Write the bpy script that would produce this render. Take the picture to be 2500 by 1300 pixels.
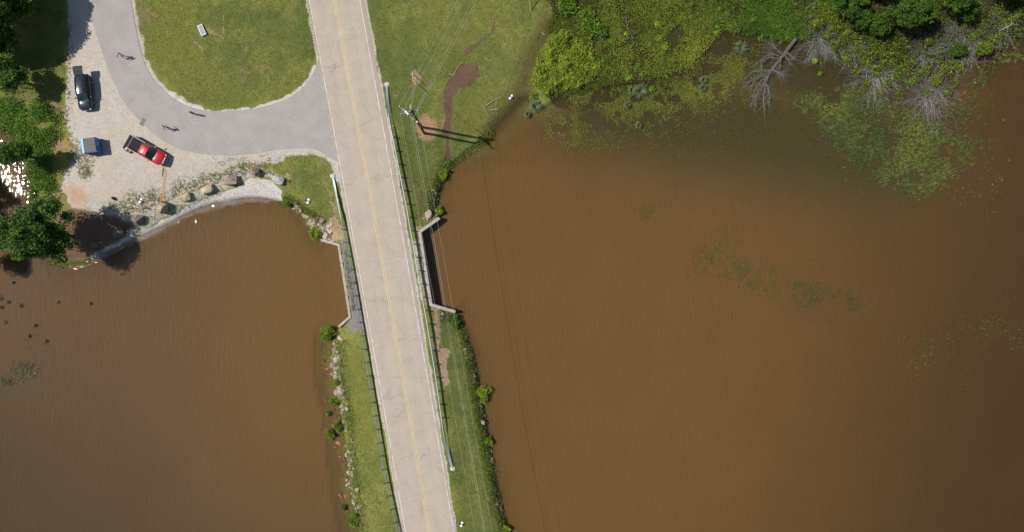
import bpy, bmesh, math, random
import numpy as np
from mathutils import Vector, Matrix

for _o in list(bpy.data.objects):
    bpy.data.objects.remove(_o)
scene = bpy.context.scene
COL = scene.collection
R = math.radians
rng = np.random.default_rng(7)
random.seed(7)

# ---------------------------------------------------------------- camera, sky, sun, exposure
CAM_H = 98.0                      # drone height above the lake
FPX = 2500 * 24.0 / 36.0          # focal length in photograph pixels (24 mm on 36 mm)
cam_data = bpy.data.cameras.new('camera')
cam_data.lens = 24.0
cam_data.sensor_width = 36.0
cam_data.clip_start = 0.5
cam_data.clip_end = 3000.0
cam = bpy.data.objects.new('camera', cam_data)
cam.location = (0, 0, CAM_H)
cam.rotation_euler = (0, 0, 0)
COL.objects.link(cam)
scene.camera = cam

SUN_EL = R(50.8)
SUN_AZ = (-0.987, 0.160)          # horizontal direction towards the sun
sun_vec = Vector((SUN_AZ[0] * math.cos(SUN_EL), SUN_AZ[1] * math.cos(SUN_EL), math.sin(SUN_EL))).normalized()
world = bpy.data.worlds.new('World')
scene.world = world
world.use_nodes = True
wn = world.node_tree
wn.nodes.clear()
sky = wn.nodes.new('ShaderNodeTexSky')
sky.sky_type = 'NISHITA'
sky.sun_disc = False
sky.sun_elevation = SUN_EL
sky.sun_rotation = math.atan2(sun_vec.x, sun_vec.y) % (2 * math.pi)
sky.altitude = 300
sky.air_density = 1.0
sky.dust_density = 1.0
bg = wn.nodes.new('ShaderNodeBackground')
bg.inputs['Strength'].default_value = 0.066
wo = wn.nodes.new('ShaderNodeOutputWorld')
wn.links.new(sky.outputs[0], bg.inputs[0])
wn.links.new(bg.outputs[0], wo.inputs[0])
sun_data = bpy.data.lights.new('sun', 'SUN')
sun_data.energy = 3.6
sun_data.angle = R(0.53)
sun_data.color = (1.0, 0.955, 0.88)
sun = bpy.data.objects.new('sun', sun_data)
sun.rotation_euler = (-sun_vec).to_track_quat('-Z', 'Y').to_euler()
sun.location = (-60, 10, 120)
COL.objects.link(sun)
scene.view_settings.view_transform = 'Standard'
scene.view_settings.look = 'None'
scene.view_settings.exposure = 0.25
scene.view_settings.gamma = 1.0
scene.view_settings.use_curve_mapping = False
scene.render.engine = 'CYCLES'
scene.cycles.max_bounces = 6
scene.cycles.transparent_max_bounces = 12
scene.cycles.sample_clamp_direct = 0.0
scene.cycles.sample_clamp_indirect = 3.0

# ---------------------------------------------------------------- helpers
def P(px, py, z=0.0):
    """photograph pixel -> world point at height z (the camera looks straight down)"""
    k = (CAM_H - z) / FPX
    return Vector(((px - 1250) * k, -(py - 650) * k, z))

def to_px(X, Y, Z):
    k = FPX / (CAM_H - Z)
    return X * k + 1250, -Y * k + 650

def smooth(a, b, x):
    t = np.clip((x - a) / (b - a), 0, 1)
    return t * t * (3 - 2 * t)

def _hash(i, j, s):
    h = (i.astype(np.int64) * 374761393 + j.astype(np.int64) * 668265263 + s * 2147483647) & 0xffffffff
    h = ((h ^ (h >> 13)) * 1274126177) & 0xffffffff
    return ((h ^ (h >> 16)) & 0xffff) / 65535.0

def vnoise(x, y, scale, seed=0, octaves=3):
    x = np.asarray(x, float) * scale; y = np.asarray(y, float) * scale
    tot = 0; amp = 1; norm = 0
    for o in range(octaves):
        i = np.floor(x); j = np.floor(y); fx = x - i; fy = y - j
        fx = fx * fx * (3 - 2 * fx); fy = fy * fy * (3 - 2 * fy)
        a = _hash(i, j, seed + o); b = _hash(i + 1, j, seed + o); c = _hash(i, j + 1, seed + o); d = _hash(i + 1, j + 1, seed + o)
        tot = tot + amp * ((a * (1 - fx) + b * fx) * (1 - fy) + (c * (1 - fx) + d * fx) * fy)
        norm += amp; amp *= 0.5; x = x * 2.03 + 17.1; y = y * 2.03 + 5.7
    return tot / norm

def seg_dist(x, y, pts, closed=False):
    pts = np.asarray(pts, float)
    d = np.full(np.shape(x), 1e18)
    n = len(pts)
    for k in range(n if closed else n - 1):
        ax, ay = pts[k]; bx, by = pts[(k + 1) % n]
        dx, dy = bx - ax, by - ay
        t = np.clip(((x - ax) * dx + (y - ay) * dy) / (dx * dx + dy * dy + 1e-12), 0, 1)
        d = np.minimum(d, (x - ax - t * dx) ** 2 + (y - ay - t * dy) ** 2)
    return np.sqrt(d)

def inside(x, y, pts):
    pts = np.asarray(pts, float)
    r = np.zeros(np.shape(x), bool)
    n = len(pts)
    for k in range(n):
        ax, ay = pts[k]; bx, by = pts[(k + 1) % n]
        if ay == by:
            continue
        c = ((ay > y) != (by > y)) & (x < (bx - ax) * (y - ay) / (by - ay) + ax)
        r ^= c
    return r

def poly_mask(x, y, pts, soft):
    """0..1 mask: 0.5 on the outline, soft = half width of the transition"""
    d = seg_dist(x, y, pts, True)
    s = np.where(inside(x, y, pts), d, -d)
    return smooth(-soft, soft, s)

def line_mask(x, y, pts, w, soft):
    return 1 - smooth(w - soft, w + soft, seg_dist(x, y, pts))

def np_mesh(name, V, F, attrs=None, colors=None, smooth_shade=False):
    """fast mesh: V (n,3), F (m,3) or (m,4)"""
    V = np.ascontiguousarray(V, np.float32); F = np.ascontiguousarray(F, np.int32)
    me = bpy.data.meshes.new(name)
    k = F.shape[1]
    me.vertices.add(len(V)); me.vertices.foreach_set('co', V.ravel())
    me.loops.add(F.size); me.loops.foreach_set('vertex_index', F.ravel())
    me.polygons.add(len(F))
    me.polygons.foreach_set('loop_start', np.arange(0, F.size, k, dtype=np.int32))
    me.polygons.foreach_set('loop_total', np.full(len(F), k, np.int32))
    me.polygons.foreach_set('use_smooth', np.full(len(F), smooth_shade, bool))
    me.update(calc_edges=True)
    for nm, a in (attrs or {}).items():
        at = me.attributes.new(nm, 'FLOAT', 'POINT'); at.data.foreach_set('value', np.ascontiguousarray(a, np.float32))
    for nm, a in (colors or {}).items():
        at = me.attributes.new(nm, 'FLOAT_COLOR', 'POINT')
        if a.shape[1] == 3:
            a = np.concatenate([a, np.ones((len(a), 1))], 1)
        at.data.foreach_set('color', np.ascontiguousarray(a, np.float32).ravel())
    return me

def link(name, me, mat=None, parent=None):
    o = bpy.data.objects.new(name, me)
    COL.objects.link(o)
    if mat is not None and me is not None and not me.materials:
        for m in (mat if isinstance(mat, (list, tuple)) else [mat]):
            me.materials.append(m)
    if parent is not None:
        o.parent = parent
    return o

def empty(name, loc=(0, 0, 0), rz=0.0):
    o = bpy.data.objects.new(name, None)
    o.empty_display_size = 0.2
    o.location = loc; o.rotation_euler = (0, 0, rz)
    COL.objects.link(o)
    return o

def tag(o, label=None, cat=None, group=None, kind=None):
    if label: o['label'] = label
    if cat: o['category'] = cat
    if group: o['group'] = group
    if kind: o['kind'] = kind
    return o

class MB:
    """collects simple shapes into one mesh"""
    def __init__(s): s.v = []; s.f = []; s.m = []
    def add(s, vs, fs, mi=0):
        b = len(s.v); s.v += [tuple(v) for v in vs]; s.f += [tuple(i + b for i in f) for f in fs]; s.m += [mi] * len(fs); return s
    def box(s, c, d, rz=0.0, mi=0, M=None, taper=1.0):
        cx, cy, cz = c; dx, dy, dz = [q / 2 for q in d]
        vs = []
        for z in (-1, 1):
            t = taper if z > 0 else 1.0
            for x, y in ((-1, -1), (1, -1), (1, 1), (-1, 1)):
                X, Y = x * dx * t, y * dy * t
                v = Vector((X * math.cos(rz) - Y * math.sin(rz), X * math.sin(rz) + Y * math.cos(rz), z * dz))
                if M is not None: v = M @ v
                vs.append((v.x + cx, v.y + cy, v.z + cz))
        return s.add(vs, [(3, 2, 1, 0), (4, 5, 6, 7), (0, 1, 5, 4), (1, 2, 6, 5), (2, 3, 7, 6), (3, 0, 4, 7)], mi)
    def tube(s, pts, rad, n=6, mi=0, caps=True):
        pts = [Vector(p) for p in pts]
        if not isinstance(rad, (list, tuple)): rad = [rad] * len(pts)
        rings = []; vs = []
        for i, p in enumerate(pts):
            d = (pts[min(i + 1, len(pts) - 1)] - pts[max(i - 1, 0)])
            d = d.normalized() if d.length > 1e-9 else Vector((0, 0, 1))
            a = Vector((0, 0, 1)) if abs(d.z) < 0.9 else Vector((1, 0, 0))
            u = d.cross(a).normalized(); w = d.cross(u)
            for k in range(n):
                an = 2 * math.pi * k / n
                vs.append(p + (u * math.cos(an) + w * math.sin(an)) * rad[i])
        fs = []
        for i in range(len(pts) - 1):
            for k in range(n):
                fs.append((i * n + k, i * n + (k + 1) % n, (i + 1) * n + (k + 1) % n, (i + 1) * n + k))
        if caps:
            fs.append(tuple(range(n))[::-1]); fs.append(tuple((len(pts) - 1) * n + k for k in range(n)))
        return s.add(vs, fs, mi)
    def ball(s, c, r, n=8, m=5, mi=0):
        c = Vector(c); r = r if isinstance(r, (tuple, list)) else (r, r, r)
        vs = [c + Vector((0, 0, r[2]))]
        for j in range(1, m):
            t = math.pi * j / m
            for k in range(n):
                a = 2 * math.pi * k / n
                vs.append(c + Vector((r[0] * math.sin(t) * math.cos(a), r[1] * math.sin(t) * math.sin(a), r[2] * math.cos(t))))
        vs.append(c - Vector((0, 0, r[2])))
        fs = [(0, 1 + k, 1 + (k + 1) % n) for k in range(n)]
        for j in range(m - 2):
            for k in range(n):
                a = 1 + j * n
                fs.append((a + k, a + n + k, a + n + (k + 1) % n, a + (k + 1) % n))
        e = len(vs) - 1; a = 1 + (m - 2) * n
        fs += [(e, a + (k + 1) % n, a + k) for k in range(n)]
        return s.add(vs, fs, mi)
    def mesh(s, name, smooth_angle=None):
        me = bpy.data.meshes.new(name)
        me.from_pydata(s.v, [], s.f)
        me.polygons.foreach_set('material_index', s.m)
        if smooth_angle:
            me.polygons.foreach_set('use_smooth', [True] * len(me.polygons))
            me.set_sharp_from_angle(angle=R(smooth_angle))
        me.update()
        return me
    def build(s, name, mat, parent=None, smooth_angle=None):
        return link(name, s.mesh(name, smooth_angle), mat, parent)

def copy_tree(o, parent=None):
    c = o.copy(); COL.objects.link(c); c.parent = parent
    for ch in list(o.children):
        copy_tree(ch, c)
    return c

# ---------------------------------------------------------------- materials
def node(nt, typ, ins=None, **props):
    n = nt.nodes.new(typ)
    for k, v in props.items():
        setattr(n, k, v)
    for k, v in (ins or {}).items():
        if isinstance(v, bpy.types.NodeSocket):
            nt.links.new(v, n.inputs[k])
        else:
            n.inputs[k].default_value = v
    return n

def rgba(c): return (c[0], c[1], c[2], 1.0)

def new_mat(name):
    m = bpy.data.materials.new(name); m.use_nodes = True
    nt = m.node_tree; nt.nodes.clear()
    out = nt.nodes.new('ShaderNodeOutputMaterial')
    b = nt.nodes.new('ShaderNodeBsdfPrincipled')
    nt.links.new(b.outputs[0], out.inputs[0])
    return m, nt, b, out

def noise(nt, vec, scale, detail=3.0, rough=0.55, dist=0.0):
    return node(nt, 'ShaderNodeTexNoise', {'Vector': vec, 'Scale': scale, 'Detail': detail, 'Roughness': rough, 'Distortion': dist}).outputs['Fac']

def math_(nt, op, a, b=0.0, clamp=False):
    n = node(nt, 'ShaderNodeMath', operation=op, use_clamp=clamp)
    for i, v in enumerate((a, b)):
        if isinstance(v, bpy.types.NodeSocket): nt.links.new(v, n.inputs[i])
        else: n.inputs[i].default_value = v
    return n.outputs[0]

def maprange(nt, v, a, b, c=0.0, d=1.0):
    return node(nt, 'ShaderNodeMapRange', {'Value': v, 'From Min': a, 'From Max': b, 'To Min': c, 'To Max': d}, interpolation_type='SMOOTHSTEP').outputs[0]

def mix(nt, f, a, b, mode='MIX'):
    n = node(nt, 'ShaderNodeMixRGB', blend_type=mode)
    for k, v in zip(('Fac', 'Color1', 'Color2'), (f, a, b)):
        if isinstance(v, bpy.types.NodeSocket): nt.links.new(v, n.inputs[k])
        elif k == 'Fac': n.inputs[k].default_value = v
        else: n.inputs[k].default_value = rgba(v)
    return n.outputs[0]

def ramp(nt, f, stops):
    n = node(nt, 'ShaderNodeValToRGB', {'Fac': f})
    el = n.color_ramp.elements
    while len(el) < len(stops): el.new(0.5)
    for e, (p, c) in zip(el, stops):
        e.position = p; e.color = rgba(c)
    return n.outputs[0]

def simple_mat(name, col, rough=0.6, var=0.12, scale=6.0, metal=0.0, bump=0.0, bscale=20.0, spec=0.5, coat=0.0):
    m, nt, b, out = new_mat(name)
    pos = node(nt, 'ShaderNodeNewGeometry').outputs['Position']
    f = noise(nt, pos, scale, 4.0)
    c = mix(nt, f, [q * (1 - var * 1.6) for q in col], [min(1, q * (1 + var * 1.6)) for q in col])
    nt.links.new(c, b.inputs['Base Color'])
    b.inputs['Roughness'].default_value = rough
    b.inputs['Metallic'].default_value = metal
    b.inputs['Specular IOR Level'].default_value = spec
    b.inputs['Coat Weight'].default_value = coat
    b.inputs['Coat Roughness'].default_value = 0.05
    if bump:
        bn = node(nt, 'ShaderNodeBump', {'Height': noise(nt, pos, bscale, 5.0), 'Strength': bump, 'Distance': 0.05})
        nt.links.new(bn.outputs[0], b.inputs['Normal'])
    return m

LEAF_GAIN = 1.35
def leaf_mat(name, dark, light, alt=None, rough=0.5, trans=0.30):
    """foliage: colour from a per-leaf random value, light also passes through the blade"""
    dark, light = [q * LEAF_GAIN for q in dark], [q * LEAF_GAIN for q in light]
    alt = [q * LEAF_GAIN for q in alt] if alt else None
    m, nt, b, out = new_mat(name)
    t = node(nt, 'ShaderNodeAttribute', attribute_name='tint').outputs['Fac']
    st = [(0.0, dark), (0.75, light)]
    if alt: st.append((1.0, alt))
    c = ramp(nt, t, st)
    nt.links.new(c, b.inputs['Base Color'])
    b.inputs['Roughness'].default_value = rough
    b.inputs['Specular IOR Level'].default_value = 0.2
    tr = node(nt, 'ShaderNodeBsdfTranslucent', {'Color': c})
    mx = node(nt, 'ShaderNodeMixShader', {0: trans, 1: b.outputs[0], 2: tr.outputs[0]})
    nt.links.new(mx.outputs[0], out.inputs[0])
    return m
# ---------------------------------------------------------------- terrain
ROAD_Z = 1.75
WALL_Z = 1.62
def W0(pts, z=0.0): return [tuple(P(x, y, z)[:2]) for x, y in pts]

shore_w1 = [(-6000, -900), (-600, 90), (-60, 255), (0, 292), (30, 330), (48, 365), (60, 400), (72, 430), (88, 480), (98, 520), (98, 560), (110, 600),
            (135, 632), (165, 645), (205, 640), (240, 624), (290, 602), (330, 582), (372, 562), (410, 546), (440, 530), (475, 512), (520, 497),
            (570, 487), (610, 482), (650, 485), (685, 492), (712, 504), (735, 520), (750, 545), (762, 570), (780, 588)]
wall_w = [(783, 589), (824, 601), (851, 773), (823, 797)]
shore_w2 = [(816, 815), (812, 850), (808, 880), (812, 920), (820, 960), (830, 1000), (835, 1040), (843, 1090), (848, 1140), (853, 1190),
            (862, 1240), (875, 1300), (900, 1420), (960, 1800), (1500, 6000)]
shore_e1 = [(2200, 6000), (1330, 1800), (1262, 1420), (1240, 1300), (1224, 1240), (1212, 1190), (1204, 1150), (1196, 1100), (1188, 1050),
            (1180, 1000), (1171, 950), (1161, 900), (1149, 850), (1136, 820), (1124, 790), (1114, 762)]
wall_e = [(1112, 759), (1055, 742), (1028, 568), (1074, 535)]
shore_e2 = [(1075, 522), (1068, 495), (1074, 468), (1084, 440), (1094, 418), (1110, 395), (1137, 370), (1172, 347), (1202, 325), (1222, 297),
            (1245, 272), (1272, 243), (1290, 238), (1298, 262), (1332, 260), (1365, 238), (1420, 226), (1470, 216), (1540, 206), (1610, 195),
            (1670, 160), (1705, 100), (1760, 78), (1830, 84), (1900, 90), (1955, 104), (2000, 130), (2080, 145), (2200, 168), (2290, 155),
            (2360, 140), (2420, 118), (2450, 90), (2520, 80), (2800, 40), (8000, -300)]
wW1, wW2, wE1, wE2 = W0(shore_w1), W0(shore_w2), W0(shore_e1), W0(shore_e2)
def land_side(pts, th):
    pts = [Vector(p) for p in pts]; out = []
    for i, p in enumerate(pts):
        ns = []
        for a, b in ((i - 1, i), (i, i + 1)):
            if a >= 0 and b < len(pts):
                d = (pts[b] - pts[a]).normalized(); ns.append(Vector((-d.y, d.x)))
        n = sum(ns, Vector((0, 0))).normalized()
        out.append(tuple(p + n * th / max(0.5, n.dot(ns[0]))))
    return out
vW, vE = land_side(W0(wall_w, WALL_Z), 0.24), land_side(W0(wall_e, WALL_Z), 0.30)
land_poly = wW1 + vW + wW2 + wE1 + vE + wE2 + [tuple(P(8000, -8000)[:2]), tuple(P(-6000, -8000)[:2])]

def road_x(y, which):
    """pixel x of the road lines at pixel row y"""
    t = y / 1300.0
    bow = 10.0 * t * (1 - t)
    x = {'lw': 755 + 235 * t, 'yl': 816.5 + 232 * t, 'rw': 878.3 + 230.2 * t}[which]
    return x + bow * (1 if 0 <= t <= 1 else 0)

RY = list(range(-900, 2300, 40))
def road_poly(ex_l=lambda y: -6, ex_r=lambda y: 6):
    return [(road_x(y, 'lw') + ex_l(y), y) for y in RY] + [(road_x(y, 'rw') + ex_r(y), y) for y in RY[::-1]]
def exl(y): return -5.0
def exr(y): return 11.5 - 8.0 * min(max((y - 350) / 900.0, 0), 1)
road_px = road_poly(exl, exr)
wRoad = W0(road_px, ROAD_Z)
drive_px = [(185, -500), (205, -100), (214, 0), (221, 40), (234, 80), (250, 130), (272, 190), (300, 245), (330, 284), (365, 319), (400, 345), (440, 365), (500, 377), (560, 380),
            (620, 375), (680, 365), (740, 362), (780, 370), (818, 393), (850, 300), (820, 150), (772, 148), (770, 166), (751, 200), (722, 228), (682, 249), (632, 263), (580, 270), (530, 272),
            (490, 268), (450, 255), (410, 230), (375, 195), (351, 150), (336, 90), (326, 40), (319, 0), (300, -100), (275, -500)]
DRIVE_Z = 1.68
wDrive = W0(drive_px, DRIVE_Z)

def ground_z(X, Y, raw=False):
    X = np.asarray(X, float); Y = np.asarray(Y, float)
    px, py = to_px(X, Y, 0.8)
    land = inside(X, Y, land_poly)
    d = np.minimum(np.minimum(seg_dist(X, Y, wW1), seg_dist(X, Y, wW2)), np.minimum(seg_dist(X, Y, wE1), seg_dist(X, Y, wE2)))
    dw = np.minimum(seg_dist(X, Y, vW), seg_dist(X, Y, vE))
    east = smooth(1060, 1160, px) * (1 - smooth(380, 470, py))
    marsh = smooth(1250, 1400, px) * (1 - smooth(300, 420, py))
    beach = (1 - smooth(640, 760, px)) * (1 - smooth(700, 800, py))
    L = 2.0 + 5.5 * east * (1 - marsh) + 2.6 * beach + 2.0 * marsh
    hm = 1.62 - 1.3 * marsh
    zl = hm * (1 - np.exp(-d / L)) + marsh * 0.004 * d
    zl = zl + (vnoise(X, Y, 0.35, 3) - 0.5) * 0.16 * np.clip(d / 3, 0, 1) + 0.03 * (vnoise(X, Y, 1.7, 8) - 0.5)
    westb = smooth(900, 860, px) * smooth(780, 830, py)
    slope = 0.34 - 0.24 * east - 0.06 * beach - 0.21 * westb * (d < 3.0)
    zw = -np.minimum(slope * np.minimum(d, dw + 30 * 0), 1.6 - 0.9 * marsh)
    zw = np.where(dw < d, -0.9 - 0 * d, zw)
    rag = (vnoise(X, Y, 0.8, 15, 4) - 0.5) * 0.17 * np.exp(-(d / 1.6) ** 2)
    z = np.where(land, np.maximum(zl, 0.012), zw - 0.01) + np.where(dw < 1.2, 0, rag)
    # the pavement beds
    ir = inside(X, Y, wRoad); dr = np.where(ir, 0.0, seg_dist(X, Y, wRoad, True))
    near = land & (dr < 4.0)
    t = 1 - smooth(0.1, 3.2, dr)
    z = np.where(near, z * (1 - t) + (ROAD_Z - 0.025) * t, z)
    idr = inside(X, Y, wDrive); dd = np.where(idr, 0.0, seg_dist(X, Y, wDrive, True))
    near = land & (dd < 5.0) & ~ir
    t = 1 - smooth(0.1, 4.0, dd)
    zz = z * (1 - t) + (DRIVE_Z - 0.05) * t
    z = np.where(near, zz, z)
    return z

def G(px, py):
    """world point on the ground seen at a photograph pixel"""
    z = 1.0
    for _ in range(4):
        p = P(px, py, z)
        z = float(ground_z(np.array([p.x]), np.array([p.y]))[0])
    return P(px, py, z)

def Gmany(px, py):
    px = np.asarray(px, float); py = np.asarray(py, float); z = np.full(px.shape, 0.8)
    for _ in range(3):
        k = (CAM_H - z) / FPX
        X = (px - 1250) * k; Y = -(py - 650) * k
        z = ground_z(X, Y)
    return X, Y, z

def stretch(a, b, step, far):
    m = np.arange(a, b + step, step); o = []; s = step; x = b + step
    while x < far:
        s *= 1.22; x += s; o.append(x)
    o = np.array(o)
    return np.concatenate([(-o[::-1]), m, o])
xs = stretch(-77, 77, 0.25, 700); ys = stretch(-41, 41, 0.25, 700)
GX, GY = np.meshgrid(xs, ys)
X = GX.ravel(); Y = GY.ravel()
Z = ground_z(X, Y)
PX, PY = to_px(X, Y, np.maximum(Z, 0))
nx, ny = len(xs), len(ys)
ii = (np.arange(ny - 1)[:, None] * nx + np.arange(nx - 1)[None, :]).ravel()
grid_faces = np.stack([ii, ii + 1, ii + nx + 1, ii + nx], 1)

# ground cover zones, read off as areas of the place (pixel outlines -> ground)
nz1 = vnoise(X, Y, 0.9, 21) - 0.5; nz2 = vnoise(X, Y, 0.25, 22) - 0.5
jx = PX + nz1 * 16 + nz2 * 14; jy = PY + (vnoise(X, Y, 0.9, 31) - 0.5) * 16 + (vnoise(X, Y, 0.25, 32) - 0.5) * 14
def PM(pts, soft=8): return poly_mask(jx, jy, pts, soft)
def LM(pts, w, soft=4): return line_mask(jx, jy, pts, w, soft)
lot = [(150, -500), (166, 0), (166, 60), (160, 150), (162, 235), (156, 290), (170, 335), (178, 390), (160, 430), (148, 470), (170, 505), (225, 520), (290, 520),
       (330, 505), (380, 478), (430, 455), (500, 432), (550, 412), (600, 398), (650, 400), (690, 392), (730, 378), (780, 380), (815, 398), (790, 330), (560, 330), (420, 300), (300, 150), (260, -500)]
gravel = PM(lot, 9)
gravel = np.maximum(gravel, LM([(318, 0), (334, 90), (350, 150), (374, 196), (409, 232), (449, 257), (490, 271)], 9, 6))
gravel = np.maximum(gravel, 0.9 * LM([(765, 30), (775, 90), (780, 140)], 7, 4))
gravel = np.maximum(gravel, LM([(818, 380), (822, 400), (826, 430)], 12, 5))
verge = PM([(225, 510), (260, 512), (330, 498), (430, 450), (560, 405), (640, 400), (700, 430), (690, 455), (640, 438), (575, 458), (480, 500), (400, 545), (320, 585), (265, 608), (235, 590), (215, 550)], 24)
gravel = np.maximum(gravel, verge * 0.75)
road_side = np.where(inside(X, Y, wRoad), 1.0, 1 - smooth(0.12, 0.55, seg_dist(X, Y, wRoad, True) + nz1 * 0.5))
gravel = np.maximum(gravel, road_side * 0.85)
white = PM([(692, 494), (690, 470), (676, 452), (640, 441), (612, 440), (578, 460), (530, 472), (480, 492), (440, 517), (380, 552), (320, 577), (240, 612), (225, 630),
            (240, 640), (330, 596), (420, 552), (480, 522), (560, 500), (640, 498)], 5)
white = np.maximum(white, LM([(530, 277), (580, 275), (632, 268), (684, 254), (726, 232), (756, 204), (774, 168)], 9, 5))
white = np.maximum(white, 0.75 * LM([(400, 225), (445, 258), (490, 273), (530, 277)], 6, 4))
white = np.maximum(white, 0.52 * LM([(1008, 590), (1020, 660), (1030, 730)], 9, 6))
red = np.maximum.reduce([PM([(140, 470), (170, 440), (215, 455), (230, 490), (215, 515), (170, 512)], 26) * 0.72,
                         LM([(401, 403), (402, 430), (399, 460), (393, 490)], 5, 4) * 0.9,
                         PM([(1012, 300), (1025, 283), (1050, 282), (1075, 295), (1070, 335), (1040, 350), (1020, 338)], 12) * 0.9,
                         PM([(1075, 275), (1100, 285), (1090, 320), (1070, 315)], 14) * 0.7,
                         0.75 * PM([(120, 345), (165, 330), (172, 390), (130, 380)], 14)])
tan = np.maximum.reduce([0.55 * PM([(140, 505), (300, 525), (340, 555), (300, 595), (240, 625), (160, 645)], 20), PM([(1000, 182), (1012, 170), (1026, 186), (1022, 210), (1006, 210)], 5),
                         PM([(1066, 850), (1088, 848), (1100, 862), (1094, 885), (1090, 900), (1100, 940), (1082, 945), (1068, 905)], 8) * 1.05,
                         PM([(1012, 555), (1030, 548), (1050, 545), (1034, 568), (1062, 740), (1040, 745), (1022, 640)], 6),
                         PM([(1050, 745), (1062, 745), (1075, 790), (1072, 850), (1064, 850)], 6) * 0.8,
                         PM([(785, 560), (812, 520), (836, 560), (838, 590), (815, 595)], 9) * 0.8,
                         LM([(806, 470), (826, 560)], 6, 8) * 0.6, LM([(894, 900), (915, 1030), (950, 1200)], 5, 9) * 0.45,
                         LM([(500, 68), (522, 90), (540, 100)], 4, 6) * 0.75, LM([(462, 88), (492, 118)], 5, 8) * 0.7, PM([(690, 420), (705, 410), (712, 425), (700, 440)], 9) * 0.7,
                         LM([(537, 25), (541, 60), (546, 85)], 1.5, 2) * 0.8, PM([(744, 145), (756, 140), (757, 158), (748, 160)], 5) * 0.6])
mud = np.maximum.reduce([PM([(1130, 150), (1165, 150), (1174, 184), (1152, 205), (1122, 216), (1109, 240), (1102, 290), (1100, 340), (1104, 388), (1091, 388), (1088, 330), (1087, 260), (1088, 210), (1096, 178)], 3),
                         LM([(1140, 128), (1158, 118), (1180, 102), (1200, 78), (1212, 45)], 2.5, 2.5), PM([(1130, 118), (1155, 112), (1166, 118), (1150, 134), (1134, 140)], 8) * 0.9,
                         PM([(428, 205), (450, 225), (500, 258), (520, 268), (470, 262), (430, 235)], 14) * 0.58, LM([(300, 528), (350, 512), (400, 490), (454, 470), (508, 452), (560, 440)], 3, 4) * 0.7, LM([(560, 448), (600, 455), (640, 461), (668, 470)], 0.8, 1.5) * 0.62, LM([(470, 503), (520, 484), (570, 474), (640, 478)], 0.8, 1.8) * 0.55,
                         LM([(1148, 800), (1158, 870), (1160, 960), (1172, 1000), (1190, 1060), (1200, 1130), (1212, 1200), (1225, 1260), (1235, 1310)], 9, 8) * 0.95,
                         PM([(130, 500), (180, 500), (300, 528), (340, 555), (300, 595), (240, 625), (160, 650), (110, 620)], 26) * 0.7,
                         LM([(1094, 390), (1075, 430), (1066, 470), (1062, 500)], 8, 8) * 0.9])
land_d = np.minimum(np.minimum(seg_dist(X, Y, wW1), seg_dist(X, Y, wW2)), np.minimum(seg_dist(X, Y, wE1), seg_dist(X, Y, wE2)))
marsh = np.maximum(smooth(1325, 1365, jx) * (1 - smooth(230, 300, jy)), 0)
brown_slope = np.exp(-(seg_dist(PX, PY, [(1195, 330), (1270, 235), (1300, 150), (1345, 60)]) / 32.0) ** 2) * (PX < 1420)
wet = np.clip(1 - land_d / (0.5 + 0.9 * brown_slope), 0, 1)
grey = PM([(830, 592), (842, 588), (868, 690), (890, 800), (866, 818), (846, 800), (856, 772), (830, 610)], 5)
lush = np.maximum.reduce([np.exp(-(seg_dist(PX, PY, [(650, 80), (740, 90)]) / 60) ** 2), np.exp(-(seg_dist(PX, PY, [(920, 60), (1000, 260), (1010, 430)]) / 50) ** 2),
                          np.exp(-(seg_dist(PX, PY, [(740, 430), (810, 540)]) / 40) ** 2), np.exp(-(seg_dist(PX, PY, [(1085, 780), (1150, 1300)]) / 30) ** 2) * 0.8])
light = np.maximum.reduce([np.exp(-(seg_dist(PX, PY, [(865, 880), (890, 1080)]) / 26) ** 2), 0.8 * np.exp(-(seg_dist(PX, PY, [(380, 60), (560, 230)]) / 60) ** 2), 0.5 * np.exp(-(seg_dist(PX, PY, [(1120, 60), (1150, 300)]) / 80) ** 2)])
weedy = np.maximum.reduce([PM([(400, 480), (440, 440), (520, 415), (600, 390), (700, 395), (700, 440), (600, 430), (520, 450), (430, 490)], 18), LM([(160, 60), (160, 290), (185, 400)], 14, 16),
                           PM([(250, 505), (330, 470), (400, 455), (420, 480), (350, 530), (280, 525)], 16), PM([(190, 345), (225, 360), (235, 430), (190, 440)], 16)])
thick = PM([(-600, -600), (120, -600), (165, 0), (158, 150), (165, 250), (140, 330), (150, 420), (140, 500), (110, 560), (60, 480), (-10, 290), (-600, 100)], 12)
gme = np_mesh('ground', np.stack([X, Y, Z], 1), grid_faces, smooth_shade=True,
              colors={'mA': np.stack([gravel, red, mud, white], 1), 'mB': np.stack([marsh, wet, grey, tan], 1), 'mC': np.stack([lush, light, weedy, np.maximum(brown_slope, thick * 0.4)], 1)})

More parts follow.
